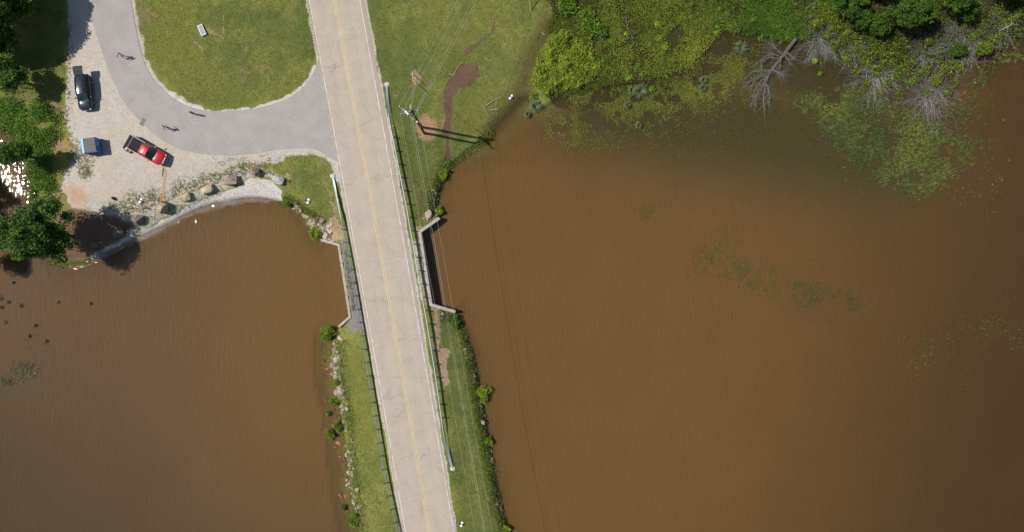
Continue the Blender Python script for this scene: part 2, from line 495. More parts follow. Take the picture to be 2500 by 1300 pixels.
def ground_material():
    m, nt, b, out = new_mat('ground_cover')
    pos = node(nt, 'ShaderNodeNewGeometry').outputs['Position']
    def att(n):
        a = node(nt, 'ShaderNodeAttribute', attribute_name=n)
        s = node(nt, 'ShaderNodeSeparateColor', {0: a.outputs['Color']})
        return [s.outputs[0], s.outputs[1], s.outputs[2], a.outputs['Alpha']]
    g, r_, md, wh = att('mA'); ms, wt, gy, tn = att('mB'); lu, li, we, br = att('mC')
    nA = noise(nt, pos, 0.22, 4.0); nB = noise(nt, pos, 1.1, 5.0, 0.6); nC = noise(nt, pos, 5.0, 5.0, 0.7); nD = noise(nt, pos, 22.0, 3.0, 0.7)
    # mown grass: green, olive and straw blades mixed at several scales
    v = math_(nt, 'ADD', math_(nt, 'MULTIPLY', nB, 0.55), math_(nt, 'MULTIPLY', nC, 0.45))
    grass = ramp(nt, v, [(0.28, (0.092, 0.120, 0.024)), (0.42, (0.172, 0.208, 0.042)), (0.54, (0.250, 0.265, 0.066)), (0.68, (0.38, 0.34, 0.155))])
    grass = mix(nt, maprange(nt, math_(nt, 'ADD', math_(nt, 'MULTIPLY', lu, 0.7), math_(nt, 'MULTIPLY', maprange(nt, nA, 0.40, 0.62), 0.6)), 0.2, 0.9, 0.0, 0.62), grass, (0.066, 0.112, 0.032))
    grass = mix(nt, maprange(nt, math_(nt, 'ADD', li, maprange(nt, nA, 0.62, 0.40, 0.0, 0.3)), 0.2, 1.0, 0.0, 0.55), grass, (0.20, 0.215, 0.040))
    # wear and mowing run in faint streaks
    mpg = node(nt, 'ShaderNodeMapping', {'Vector': pos, 'Rotation': (0, 0, R(38)), 'Scale': (1.0, 0.16, 1.0)})
    stk = maprange(nt, noise(nt, mpg.outputs[0], 0.9, 4.0, 0.65), 0.3, 0.7, 0.0, 0.5)
    grass = mix(nt, stk, grass, mix(nt, nA, (0.27, 0.235, 0.085), (0.115, 0.165, 0.034)))
    fine = maprange(nt, nD, 0.25, 0.75, 0.62, 1.4)
    grass = mix(nt, 1.0, grass, node(nt, 'ShaderNodeCombineXYZ', {0: fine, 1: fine, 2: fine}).outputs[0], 'MULTIPLY')
    bare = maprange(nt, math_(nt, 'MULTIPLY', noise(nt, pos, 0.7, 5.0, 0.75), noise(nt, pos, 0.16, 2.0)), 0.315, 0.40, 0.0, 0.7)
    col = mix(nt, bare, grass, (0.30, 0.22, 0.14))
    brn = ramp(nt, nC, [(0.3, (0.06, 0.048, 0.018)), (0.6, (0.14, 0.105, 0.045)), (0.75, (0.13, 0.13, 0.035))])
    col = mix(nt, maprange(nt, math_(nt, 'ADD', br, math_(nt, 'MULTIPLY', math_(nt, 'SUBTRACT', nB, 0.5), 1.1)), 0.25, 0.95, 0.0, 0.8), col, brn)
    def cover(col, mask, tex, amp=0.9, lo=0.35, hi=0.65, mx=1.0):
        f = math_(nt, 'ADD', mask, math_(nt, 'MULTIPLY', math_(nt, 'SUBTRACT', math_(nt, 'ADD', math_(nt, 'MULTIPLY', nB, 0.4), math_(nt, 'MULTIPLY', nC, 0.6)), 0.5), amp))
        return mix(nt, maprange(nt, f, lo, hi, 0.0, mx), col, tex)
    # bare earths
    tanc = ramp(nt, nC, [(0.3, (0.26, 0.17, 0.105)), (0.5, (0.42, 0.30, 0.20)), (0.7, (0.56, 0.44, 0.33))])
    col = cover(col, tn, tanc, 1.6)
    marshc = ramp(nt, nC, [(0.3, (0.022, 0.024, 0.008)), (0.5, (0.05, 0.048, 0.014)), (0.7, (0.085, 0.075, 0.028))])
    col = cover(col, ms, marshc, 0.4)
    # gravel: pale crushed stone with darker and rusty grains
    vor = node(nt, 'ShaderNodeTexVoronoi', {'Vector': pos, 'Scale': 9.0, 'Randomness': 1.0})
    vs = node(nt, 'ShaderNodeSeparateColor', {0: vor.outputs['Color']})
    gv = math_(nt, 'ADD', math_(nt, 'MULTIPLY', vs.outputs[0], 0.40), math_(nt, 'ADD', math_(nt, 'MULTIPLY', nD, 0.35), math_(nt, 'MULTIPLY', nB, 0.35)))
    grav = ramp(nt, gv, [(0.22, (0.33, 0.295, 0.255)), (0.42, (0.455, 0.42, 0.375)), (0.60, (0.515, 0.48, 0.43)), (0.85, (0.62, 0.59, 0.55))])
    grav = mix(nt, maprange(nt, nA, 0.45, 0.7, 0.0, 0.35), grav, (0.50, 0.385, 0.26))
    sp = maprange(nt, math_(nt, 'ADD', math_(nt, 'MULTIPLY', we, 0.20), noise(nt, pos, 2.6, 6.0, 0.75)), 0.645, 0.72)
    grav = mix(nt, math_(nt, 'MULTIPLY', sp, 0.85), grav, ramp(nt, nC, [(0.35, (0.05, 0.06, 0.02)), (0.65, (0.15, 0.14, 0.05))]))
    col = cover(col, g, grav, 1.1)
    col = cover(col, r_, ramp(nt, nC, [(0.28, (0.30, 0.15, 0.08)), (0.5, (0.46, 0.265, 0.155)), (0.7, (0.54, 0.37, 0.25))]), 1.9, 0.30, 0.85, 0.85)
    wv = math_(nt, 'ADD', math_(nt, 'MULTIPLY', vs.outputs[1], 0.3), math_(nt, 'ADD', math_(nt, 'MULTIPLY', nC, 0.4), math_(nt, 'MULTIPLY', nD, 0.35)))
    whc = ramp(nt, wv, [(0.25, (0.19, 0.16, 0.13)), (0.38, (0.46, 0.43, 0.39)), (0.52, (0.64, 0.62, 0.58)), (0.8, (0.74, 0.72, 0.69))])
    col = cover(col, wh, whc, 1.0)
    col = cover(col, gy, ramp(nt, nC, [(0.3, (0.16, 0.145, 0.135)), (0.7, (0.32, 0.295, 0.275))]), 0.5)
    mdc = ramp(nt, noise(nt, pos, 9.0, 6.0, 0.75, 0.8), [(0.3, (0.075, 0.047, 0.030)), (0.5, (0.185, 0.118, 0.080)), (0.72, (0.30, 0.21, 0.145))])
    col = cover(col, md, mdc, 0.7)
    wetf = maprange(nt, wt, 0.0, 1.0, 1.0, 0.5)
    col = mix(nt, 1.0, col, node(nt, 'ShaderNodeCombineXYZ', {0: wetf, 1: math_(nt, 'MULTIPLY', wetf, 0.97), 2: math_(nt, 'MULTIPLY', wetf, 0.93)}).outputs[0], 'MULTIPLY')
    nt.links.new(col, b.inputs['Base Color'])
    b.inputs['Roughness'].default_value = 0.93
    b.inputs['Specular IOR Level'].default_value = 0.15
    h = math_(nt, 'ADD', math_(nt, 'MULTIPLY', nC, 0.6), math_(nt, 'MULTIPLY', nD, 0.4))
    bn = node(nt, 'ShaderNodeBump', {'Height': h, 'Strength': math_(nt, 'SUBTRACT', 0.9, math_(nt, 'MULTIPLY', g, 0.65)), 'Distance': 0.16})
    nt.links.new(bn.outputs[0], b.inputs['Normal'])
    return m
ground = tag(link('ground', gme, ground_material()), kind='structure')

# ---------------------------------------------------------------- lake water
step = 0.5
wxs = stretch(-77, 77, 0.6, 700); wys = stretch(-41, 41, 0.6, 700)
WX, WY = np.meshgrid(wxs, wys); WX = WX.ravel(); WY = WY.ravel()
wz = ground_z(WX, WY)
wpx, wpy = to_px(WX, WY, 0.0)
depth = np.clip(-wz, 0, 3)
c_mid = np.array([0.144, 0.0775, 0.0260]); c_left = np.array([0.122, 0.073, 0.0355]); c_vign_right = np.array([0.067, 0.039, 0.0162]); c_green = np.array([0.063, 0.051, 0.0185]); c_or = np.array([0.185, 0.078, 0.025])
def L3(a, b, t): return a * (1 - t[:, None]) + b * t[:, None]
wc = np.tile(c_mid, (len(WX), 1))
wob = (vnoise(WX, WY, 0.02, 61, 2) - 0.5) * 200
c_cove = np.array([0.150, 0.087, 0.0325]); c_vign_ll = np.array([0.080, 0.053, 0.0265])
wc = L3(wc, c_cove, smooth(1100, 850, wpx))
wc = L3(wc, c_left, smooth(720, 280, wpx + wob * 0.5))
wc = L3(wc, c_vign_ll, smooth(250, 900, np.hypot(np.minimum(wpx - 900, 0) * 0.75, np.maximum(wpy - 780, 0)) + wob * 0.3) * (wpx < 900) * smooth(700, 1150, wpy))  # lower-left corner: lens vignette painted into the water colour
wc = L3(wc, c_vign_right, smooth(1600, 2620, wpx + wob * 0.6 + 0.2 * (wpy - 650)) ** 1.25)  # lens darkening toward the right edge, painted as darker water
gr = np.exp(-((seg_dist(wpx, wpy, [(1480, 240), (1640, 190), (1760, 110), (1900, 130), (2050, 210), (2150, 380), (1900, 330), (1700, 300), (1480, 260)]) + wob * 0.12) / 150.0) ** 2)
wc = L3(wc, c_green, np.clip(gr * 1.1, 0, 1))
orp = np.maximum.reduce([np.exp(-(np.hypot(wpx - 2365, wpy - 235) / 34) ** 2) * 0.4, np.exp(-(np.hypot((wpx - 1240) / 1.2, wpy - 345) / 42) ** 2) * 0.22, np.exp(-(seg_dist(wpx, wpy, [(430, 540), (560, 492), (680, 500)]) / 14) ** 2) * 0.45])
wc = L3(wc, c_or, orp)
np.seterr(all='ignore')
wF_nx = len(wxs)
wi = (np.arange(len(wys) - 1)[:, None] * wF_nx + np.arange(wF_nx - 1)[None, :]).ravel()
chop = 1.0 + 2.2 * np.exp(-(seg_dist(wpx, wpy, [(180, 655), (240, 634), (300, 608), (350, 582), (410, 555), (430, 545)]) / 13.0) ** 2)
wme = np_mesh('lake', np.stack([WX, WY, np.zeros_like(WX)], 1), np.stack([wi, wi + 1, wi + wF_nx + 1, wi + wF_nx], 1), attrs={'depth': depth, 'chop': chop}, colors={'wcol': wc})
def water_material():
    m, nt, b, out = new_mat('muddy_water')
    pos = node(nt, 'ShaderNodeNewGeometry').outputs['Position']
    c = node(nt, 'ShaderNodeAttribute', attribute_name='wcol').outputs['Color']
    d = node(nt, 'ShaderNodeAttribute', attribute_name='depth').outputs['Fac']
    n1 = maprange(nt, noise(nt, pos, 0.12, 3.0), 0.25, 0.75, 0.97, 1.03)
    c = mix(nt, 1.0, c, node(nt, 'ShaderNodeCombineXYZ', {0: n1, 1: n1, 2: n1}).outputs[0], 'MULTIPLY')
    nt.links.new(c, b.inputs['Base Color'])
    b.inputs['Roughness'].default_value = 0.022
    b.inputs['IOR'].default_value = 1.333
    b.subsurface_method = 'BURLEY'
    b.inputs['Subsurface Weight'].default_value = 0.8
    b.inputs['Subsurface Radius'].default_value = (1.0, 0.75, 0.5)
    b.inputs['Subsurface Scale'].default_value = 0.5
    mp = node(nt, 'ShaderNodeMapping', {'Vector': pos, 'Rotation': (0, 0, R(9)), 'Scale': (1.0, 0.20, 1.0)})
    w1 = noise(nt, mp.outputs[0], 2.7, 0.0, 0.5, 0.3)
    w2 = noise(nt, mp.outputs[0], 5.5, 0.0, 0.5, 0.2)
    w3 = noise(nt, pos, 2.2, 0.0, 0.5)
    h = math_(nt, 'ADD', w1, math_(nt, 'ADD', math_(nt, 'MULTIPLY', w2, 0.22), math_(nt, 'MULTIPLY', w3, 0.30)))
    gust = maprange(nt, noise(nt, pos, 0.05, 3.0, 0.6), 0.35, 0.65, 0.55, 1.1)
    chop_ = node(nt, 'ShaderNodeAttribute', attribute_name='chop').outputs['Fac']
    h = math_(nt, 'ADD', math_(nt, 'MULTIPLY', h, gust), math_(nt, 'MULTIPLY', math_(nt, 'SUBTRACT', chop_, 1.0), math_(nt, 'MULTIPLY', noise(nt, pos, 6.0, 1.0), 0.42)))
    bn = node(nt, 'ShaderNodeBump', {'Height': h, 'Strength': 1.0, 'Distance': 0.036})
    nt.links.new(bn.outputs[0], b.inputs['Normal'])
    tr = node(nt, 'ShaderNodeBsdfTransparent')
    ex = math_(nt, 'SUBTRACT', 1.0, math_(nt, 'POWER', 2.718, math_(nt, 'MULTIPLY', d, -3.8)))
    fac = maprange(nt, ex, 0.0, 1.0, 0.14, 1.0)
    nt.nodes[-1].interpolation_type = 'LINEAR'
    mx = node(nt, 'ShaderNodeMixShader', {0: fac, 1: tr.outputs[0], 2: b.outputs[0]})
    nt.links.new(mx.outputs[0], out.inputs[0])
    return m
lake = tag(link('lake_water', wme, water_material()), kind='structure')

# ---------------------------------------------------------------- pavements
def pavement_material(name, base, crack_scale, dark=0.55, tracks=True, streak=0.0):
    m, nt, b, out = new_mat(name)
    uv = node(nt, 'ShaderNodeAttribute', attribute_name='across').outputs['Fac']
    pos = node(nt, 'ShaderNodeNewGeometry').outputs['Position']
    nB = noise(nt, pos, 0.5, 4.0); nC = noise(nt, pos, 5.0, 4.0, 0.7); nD = noise(nt, pos, 26.0, 3.0, 0.7)
    v = math_(nt, 'ADD', math_(nt, 'MULTIPLY', nB, 0.35), math_(nt, 'ADD', math_(nt, 'MULTIPLY', nC, 0.30), math_(nt, 'MULTIPLY', nD, 0.35)))
    c = ramp(nt, v, [(0.25, [q * 0.70 for q in base]), (0.5, base), (0.75, [min(q * 1.22, 0.9) for q in base])])
    if tracks:
        # wheel paths polished pale, oil-stained middle and edges, rusty tint between
        w = math_(nt, 'MULTIPLY', math_(nt, 'SINE', math_(nt, 'MULTIPLY', uv, 2 * math.pi / 1.87)), 1.0)
        c = mix(nt, maprange(nt, math_(nt, 'ADD', w, math_(nt, 'MULTIPLY', math_(nt, 'SUBTRACT', nB, 0.5), 1.5)), -1, 1, 0.0, 0.30), c, [min(q * f, 0.9) for q, f in zip(base, (1.16, 1.10, 1.02))])
        e = maprange(nt, math_(nt, 'ADD', math_(nt, 'ABSOLUTE', uv), math_(nt, 'MULTIPLY', math_(nt, 'SUBTRACT', nC, 0.5), 0.5)), 3.3, 3.75, 0.0, 0.42)
        c = mix(nt, e, c, [base[0] * 0.68, base[1] * 0.62, base[2] * 0.58])
    mp = node(nt, 'ShaderNodeMapping', {'Vector': pos, 'Rotation': (0, 0, R(-10)), 'Scale': (0.8, 1.0, 1)})
    wv = node(nt, 'ShaderNodeTexNoise', {'Vector': pos, 'Scale': 0.9, 'Detail': 4.0})
    wrp = node(nt, 'ShaderNodeVectorMath', {0: mp.outputs[0], 1: node(nt, 'ShaderNodeVectorMath', {0: wv.outputs['Color'], 1: (0.8, 0.8, 0.8)}, operation='MULTIPLY').outputs[0]}, operation='ADD')
    vo = node(nt, 'ShaderNodeTexVoronoi', {'Vector': wrp.outputs[0], 'Scale': crack_scale}, feature='DISTANCE_TO_EDGE')
    keep = maprange(nt, noise(nt, pos, 0.45, 2.0), 0.30, 0.60)
    cr = math_(nt, 'MULTIPLY', maprange(nt, vo.outputs['Distance'], 0.001, 0.0095, 1.0, 0.0), keep)
    if tracks:
        sx = node(nt, 'ShaderNodeSeparateXYZ', {0: pos})
        al = math_(nt, 'ADD', math_(nt, 'MULTIPLY', sx.outputs[0], 0.178), math_(nt, 'MULTIPLY', sx.outputs[1], -0.984))
        wob = math_(nt, 'ADD', math_(nt, 'MULTIPLY', noise(nt, pos, 0.35, 5.0, 0.6), 2.6), math_(nt, 'MULTIPLY', noise(nt, pos, 2.0, 3.0), 0.25))
        fr = math_(nt, 'FRACT', math_(nt, 'DIVIDE', math_(nt, 'ADD', al, wob), 5.6))
        tc = math_(nt, 'MULTIPLY', maprange(nt, math_(nt, 'ABSOLUTE', math_(nt, 'SUBTRACT', fr, 0.5)), 0.0012, 0.0062, 1.0, 0.0), maprange(nt, noise(nt, pos, 0.6, 2.0), 0.38, 0.55))
        lw = math_(nt, 'ADD', math_(nt, 'ABSOLUTE', uv), math_(nt, 'MULTIPLY', noise(nt, pos, 0.5, 5.0, 0.65), 1.3))
        lc = math_(nt, 'MULTIPLY', maprange(nt, math_(nt, 'ABSOLUTE', math_(nt, 'SUBTRACT', lw, 2.55)), 0.006, 0.03, 1.0, 0.0), maprange(nt, noise(nt, pos, 0.3, 2.0), 0.42, 0.56))
        cr = math_(nt, 'MAXIMUM', cr, math_(nt, 'MAXIMUM', tc, math_(nt, 'MULTIPLY', lc, 0.8)))
    c = mix(nt, math_(nt, 'MULTIPLY', cr, dark), c, [q * 0.40 for q in base])
    st = maprange(nt, noise(nt, pos, 3.2, 1.0), 0.77, 0.80, 0.0, 0.6)
    c = mix(nt, st, c, (0.10, 0.075, 0.055))
    nt.links.new(c, b.inputs['Base Color'])
    b.inputs['Roughness'].default_value = 0.85
    b.inputs['Specular IOR Level'].default_value = 0.25
    bn = node(nt, 'ShaderNodeBump', {'Height': math_(nt, 'SUBTRACT', math_(nt, 'MULTIPLY', nD, 0.5), cr), 'Strength': 0.5, 'Distance': 0.02})
    nt.links.new(bn.outputs[0], b.inputs['Normal'])
    return m
M_road = pavement_material('worn_concrete_asphalt', (0.450, 0.388, 0.318), 0.36, 0.44)
M_drive = pavement_material('grey_asphalt', (0.378, 0.346, 0.325), 0.07, 0.18, False)

def strip(name, rows, z, thick, mat, across=None):
    """rows: list of world xy rows (left..right), swept along; a slab with skirts"""
    n = len(rows[0]); V = []; A = []
    for i, r in enumerate(rows):
        for j, p in enumerate(r):
            V.append((p[0], p[1], z)); A.append(across[i][j] if across else 0.0)
    F = []
    for i in range(len(rows) - 1):
        for j in range(n - 1):
            F.append((i * n + j, i * n + j + 1, (i + 1) * n + j + 1, (i + 1) * n + j))
    b0 = len(V)
    for i, r in enumerate(rows):
        for p in (r[0], r[-1]):
            V.append((p[0], p[1], z - thick)); A.append(9.0)
    for i in range(len(rows) - 1):
        F.append((i * n, (i + 1) * n, b0 + 2 * i + 2, b0 + 2 * i))
        F.append((i * n + n - 1, b0 + 2 * i + 1, b0 + 2 * i + 3, (i + 1) * n + n - 1))
    me = np_mesh(name, np.array(V), np.array(F), attrs={'across': np.array(A)})
    return link(name, me, mat)

rows = []; acr = []
for y in np.arange(-900, 2300, 5.0):
    cy = road_x(y, 'yl')
    wl = road_x(y, 'lw') + exl(y) + (random.random() - 0.5) * 2.2
    wr = road_x(y, 'rw') + exr(y) + (random.random() - 0.5) * 3.2
    pts = [wl, road_x(y, 'lw'), cy, road_x(y, 'rw'), wr]
    yy = [y - 0.17 * (q - cy) * 0 for q in pts]
    rows.append([tuple(P(q, y, ROAD_Z)[:2]) for q in pts])
    acr.append([(q - cy) * (CAM_H - ROAD_Z) / FPX for q in pts])
road = tag(strip('main_road', rows, ROAD_Z, 0.18, M_road, acr), kind='structure')

def paint(name, col, wear):
    m, nt, b, out = new_mat(name)
    pos = node(nt, 'ShaderNodeNewGeometry').outputs['Position']
    f = maprange(nt, math_(nt, 'ADD', math_(nt, 'MULTIPLY', noise(nt, pos, 1.2, 3.0), 0.5), math_(nt, 'MULTIPLY', noise(nt, pos, 14.0, 4.0, 0.7), 0.5)), 0.40, 0.66, 0.0, wear)
    nt.links.new(mix(nt, f, col, (0.36, 0.32, 0.26)), b.inputs['Base Color'])
    b.inputs['Roughness'].default_value = 0.7
    return m
M_white = paint('worn_white_road_paint', (0.70, 0.68, 0.64), 0.95)
M_yellow = paint('worn_yellow_road_paint', (0.66, 0.49, 0.26), 0.62)
def marking(name, xf, w, mat, off=0.0):
    rows = []
    for y in np.arange(-900, 2300, 20.0):
        p = P(xf(y), y, ROAD_Z + 0.004)
        rows.append([(p.x - w / 2 + off, p.y), (p.x + w / 2 + off, p.y)])
    n = 2; V = []; F = []
    for i, r in enumerate(rows):
        for q in r: V.append((q[0], q[1], ROAD_Z + 0.005))
        if i: F.append((2 * i - 2, 2 * i - 1, 2 * i + 1, 2 * i))
    return link(name, np_mesh(name, np.array(V), np.array(F)), mat, road)
marking('edge_line', lambda y: road_x(y, 'lw'), 0.12, M_white)
marking('edge_line', lambda y: road_x(y, 'rw'), 0.12, M_white)
marking('centre_line', lambda y: road_x(y, 'yl'), 0.13, M_yellow, -0.15)
marking('centre_line', lambda y: road_x(y, 'yl'), 0.13, M_yellow, 0.15)

# smooth the drive outline with a Catmull-Rom pass, joint side stays straight
def catmull(pts, n=5):
    o = []
    for i in range(len(pts) - 1):
        p0 = pts[max(i - 1, 0)]; p1 = pts[i]; p2 = pts[i + 1]; p3 = pts[min(i + 2, len(pts) - 1)]
        for s in range(n):
            t = s / n
            o.append(tuple(0.5 * ((2 * b) + (-a + c) * t + (2 * a - 5 * b + 4 * c - d) * t * t + (-a + 3 * b - 3 * c + d) * t ** 3) for a, b, c, d in zip(p0, p1, p2, p3)))
    o.append(pts[-1]); return o
outer = catmull(drive_px[:19] + [(838, 400)]); inner = catmull(drive_px[21:])[::-1] + [(800, 146)]
def even(pts, n):
    pts = [Vector(p) for p in pts]; L = [0]
    for a, b in zip(pts[:-1], pts[1:]): L.append(L[-1] + (b - a).length)
    out = []; k = 0
    for i in range(n):
        t = L[-1] * i / (n - 1)
        while k < len(L) - 2 and L[k + 1] < t: k += 1
        out.append(pts[k].lerp(pts[k + 1], (t - L[k]) / max(1e-9, L[k + 1] - L[k])))
    return out
eo, ei = even(outer, 240), even(inner, 240)
drows = []
for a, b in zip(eo, ei):
    j = lambda: random.uniform(-0.5, 0.5)
    p = P(a.x + j(), a.y + j(), DRIVE_Z); q = P(b.x + j(), b.y + j(), DRIVE_Z)
    drows.append([tuple(p.lerp(q, t)[:2]) for t in (0, .25, .5, .75, 1)])
drive = tag(strip('side_drive', drows, DRIVE_Z, 0.12, M_drive), kind='structure')
M_patch = simple_mat('dark_asphalt_patch', (0.21, 0.19, 0.18), 0.9, 0.15, 5.0)
pp = P(348.5, 298, DRIVE_Z)
mb = MB(); mb.box((pp.x, pp.y, DRIVE_Z + 0.004), (0.55, 1.05, 0.006), R(-25)); mb.build('oil_stain_patch', M_patch, drive)
# ---------------------------------------------------------------- concrete headwalls
M_conc = simple_mat('weathered_concrete', (0.42, 0.38, 0.32), 0.9, 0.34, 2.2, bump=0.3, bscale=12)
_nt = M_conc.node_tree; _b = _nt.nodes['Principled BSDF']; _src = _b.inputs['Base Color'].links[0].from_socket
_pos = node(_nt, 'ShaderNodeNewGeometry').outputs['Position']
_z = node(_nt, 'ShaderNodeSeparateXYZ', {0: _pos}).outputs[2]
_st = math_(_nt, 'MULTIPLY', maprange(_nt, math_(_nt, 'ADD', _z, math_(_nt, 'MULTIPLY', noise(_nt, _pos, 3.0, 4.0), 0.5)), 0.4, 0.9, 1.0, 0.0), 0.65)
_nt.links.new(mix(_nt, _st, _src, (0.10, 0.085, 0.055)), _b.inputs['Base Color'])
def wall_thing(name, pts_px, z0, z1, th, side):
    """extruded wall along a polyline; side=+1/-1: the thickness goes to that side (land side)"""
    pts = [Vector(P(x, y, z1)[:2]) for x, y in pts_px]
    root = empty(name, (pts[1].x, pts[1].y, 0))
    offs = []
    for i, p in enumerate(pts):
        ns = []
        for a, b in ((i - 1, i), (i, i + 1)):
            if a >= 0 and b < len(pts):
                d = (pts[b] - pts[a]).normalized(); ns.append(Vector((-d.y, d.x)) * side)
        n = sum(ns, Vector((0, 0))).normalized()
        offs.append(p + n * th / max(0.5, n.dot(ns[0])))
    for i in range(len(pts) - 1):
        a, b, c, d = pts[i], pts[i + 1], offs[i + 1], offs[i]
        zA = zB = z1
        if i == 0: zA = z1 - 0.35
        if i == len(pts) - 2: zB = z1 - 0.35
        q = [(a, zA), (b, zB), (c, zB), (d, zA)]
        vs = [(p.x - root.location.x, p.y - root.location.y, z0) for p, z in q] + [(p.x - root.location.x, p.y - root.location.y, z) for p, z in q]
        mb = MB(); fs = [(0, 1, 5, 4), (1, 2, 6, 5), (2, 3, 7, 6), (3, 0, 4, 7), (4, 5, 6, 7), (3, 2, 1, 0)]
        mb.add(vs, fs)
        o = mb.build('wing_wall' if i != 1 else 'headwall', M_conc, root)
        bm = bmesh.new(); bm.from_mesh(o.data); bmesh.ops.recalc_face_normals(bm, faces=bm.faces); bm.to_mesh(o.data); bm.free()
    return root
tag(wall_thing('retaining_wall', wall_w, -1.3, WALL_Z, 0.34, +1), 'grey concrete culvert wall holding the west bank, with slanted wings', 'wall', 'culvert walls under the causeway')
tag(wall_thing('retaining_wall', wall_e, -1.3, WALL_Z, 0.42, +1), 'pale concrete culvert wall under the power lines, its shadow on water', 'wall', 'culvert walls under the causeway')

# ---------------------------------------------------------------- guardrails
M_galv = simple_mat('galvanised_steel', (0.46, 0.50, 0.56), 0.45, 0.12, 4.0, metal=0.25)
M_post = simple_mat('shadow_toned_steel_post', (0.09, 0.095, 0.10), 0.6, 0.2, 6.0, metal=0.4)  # galvanised posts; the shadow on them is put into this dark colour
M_foot = simple_mat('pale_concrete_foot', (0.55, 0.52, 0.46), 0.9, 0.15, 4.0)
def resample(pts, step):
    out = [pts[0]]; acc = 0
    for a, b in zip(pts[:-1], pts[1:]):
        L = (b - a).length; t = step - acc
        while t <= L:
            out.append(a.lerp(b, t / L)); t += step
        acc = L - (t - step)
    return out
def guardrail(pts_px, post_side, twist_start, twist_end, label, skip=()):
    zr = ROAD_Z + 0.56
    pts = [P(x, y, zr) for x, y in catmull(pts_px, 6)]
    root = empty('guardrail', (pts[len(pts) // 2].x, pts[len(pts) // 2].y, ROAD_Z))
    o0 = root.location
    line = resample(pts, 0.5)
    n = len(line); prof = [(-0.155, 0.0), (-0.10, 0.075), (-0.04, 0.075), (0.0, 0.02), (0.04, 0.075), (0.10, 0.075), (0.155, 0.0)]
    V = []; F = []
    k = len(prof)
    for i, p in enumerate(line):
        d = (line[min(i + 1, n - 1)] - line[max(i - 1, 0)]).normalized()
        side = Vector((d.y, -d.x, 0)) * (-post_side)          # towards the traffic
        t = 0.0; drop = 0.0
        if twist_start and i < 16: t = 1 - i / 16; drop = max(0, 1 - i / 13.0)
        if twist_end and i > n - 17: t = 1 - (n - 1 - i) / 16; drop = max(0, 1 - (n - 1 - i) / 13.0)
        a = t * math.pi / 2
        for h, w in prof:
            u = h; q = w * 1.25
            V.append(p + side * (q * math.cos(a) + u * math.sin(a)) + Vector((0, 0, u * math.cos(a) + q * math.sin(a) * 0.6 - 0.52 * drop)) - o0)
    for i in range(n - 1):
        for j in range(k - 1):
            F.append((i * k + j, i * k + j + 1, (i + 1) * k + j + 1, (i + 1) * k + j))
    bm = MB(); bm.add(V, F); r = bm.build('rail', M_galv, root)
    sol = r.modifiers.new('thickness', 'SOLIDIFY'); sol.thickness = 0.012; sol.offset = 0
    posts = resample(pts, 1.905)
    pm = MB(); pm.box((0, 0.16, -0.36), (0.11, 0.15, 1.25)); pme = pm.mesh('post'); pme.materials.append(M_post)
    bm2 = MB(); bm2.box((0, 0.035, 0), (0.12, 0.10, 0.34)); bme = bm2.mesh('blockout'); bme.materials.append(M_post)
    for i, p in enumerate(posts):
        if (twist_start and i < 4) or (twist_end and i > len(posts) - 4) or i in skip: continue
        d = (posts[min(i + 1, len(posts) - 1)] - posts[max(i - 1, 0)]).normalized()
        po = link('post', pme, None, root); po.location = p - o0
        po.rotation_euler = (0, 0, math.atan2(d.y, d.x) + (math.pi if post_side > 0 else 0))
        bo = link('blockout', bme, None, po)
    ends = []
    if twist_start: ends.append(line[0])
    if twist_end: ends.append(line[-1])
    for e in ends:
        f = MB(); f.ball((e.x - o0.x, e.y - o0.y, -0.05), (0.42, 0.36, 0.16), 9, 5); f.build('anchor_block', M_foot, root)
    return tag(root, label, 'guardrail', 'guardrails along the causeway')
guardrail([(810, 429), (815, 452), (822, 488), (831, 532), (840, 577), (853, 645), (873, 762), (897, 905), (925, 1078), (945, 1190), (961, 1262), (970, 1302), (986, 1390), (1010, 1530)],
          +1, True, False, 'steel guardrail on the west side of the road, beside the brown cove')
guardrail([(943, 204), (944, 225), (948, 262), (954, 305), (963, 352), (976, 418), (991, 495), (1008, 590), (1027, 700), (1045, 800), (1062, 905), (1074, 990), (1085, 1060), (1096, 1115), (1105, 1150)],
          -1, True, True, 'steel guardrail on the east side of the road, beneath the power lines')

# ---------------------------------------------------------------- utility poles and lines
M_wood = simple_mat('weathered_pole_wood', (0.16, 0.12, 0.085), 0.85, 0.3, 3.0, bump=0.3, bscale=15)
M_cut = simple_mat('fresh_cut_wood', (0.62, 0.45, 0.28), 0.85, 0.2, 8.0)
M_arm = simple_mat('grey_crossarm_wood', (0.24, 0.22, 0.21), 0.8, 0.2, 5.0)
M_insul = simple_mat('white_insulator', (0.78, 0.80, 0.84), 0.25, 0.05, 5.0)
M_wire = simple_mat('aluminium_cable', (0.56, 0.57, 0.58), 0.5, 0.1, 3.0, metal=0.2)
M_yellow_guard = simple_mat('yellow_plastic_guard', (0.75, 0.42, 0.02), 0.5, 0.1, 3.0)
b1 = G(1030, 311); b2 = G(1036.5, 326)
POLE_H = 10.75
pole = empty('utility_pole', b1)
mb = MB(); mb.tube([(0, 0, -0.3), (0, 0, POLE_H)], [0.19, 0.13], 10); mb.build('shaft', M_wood, pole, 40)
def loc(px, py, h): return P(px, py, b1.z + h) - b1
def arm(a, b, h, nm):
    A = loc(*a, h); B = loc(*b, h); d = B - A
    m = MB(); m.box(((A.x + B.x) / 2, (A.y + B.y) / 2, h), (d.length, 0.13, 0.15), math.atan2(d.y, d.x)); m.build(nm, M_arm, pole); return A, B
a1, a2 = arm((975, 259.5), (1010, 293.5), 10.35, 'crossarm')
c1, c2 = arm((976, 279), (1021, 270), 9.95, 'crossarm')
ins = {}
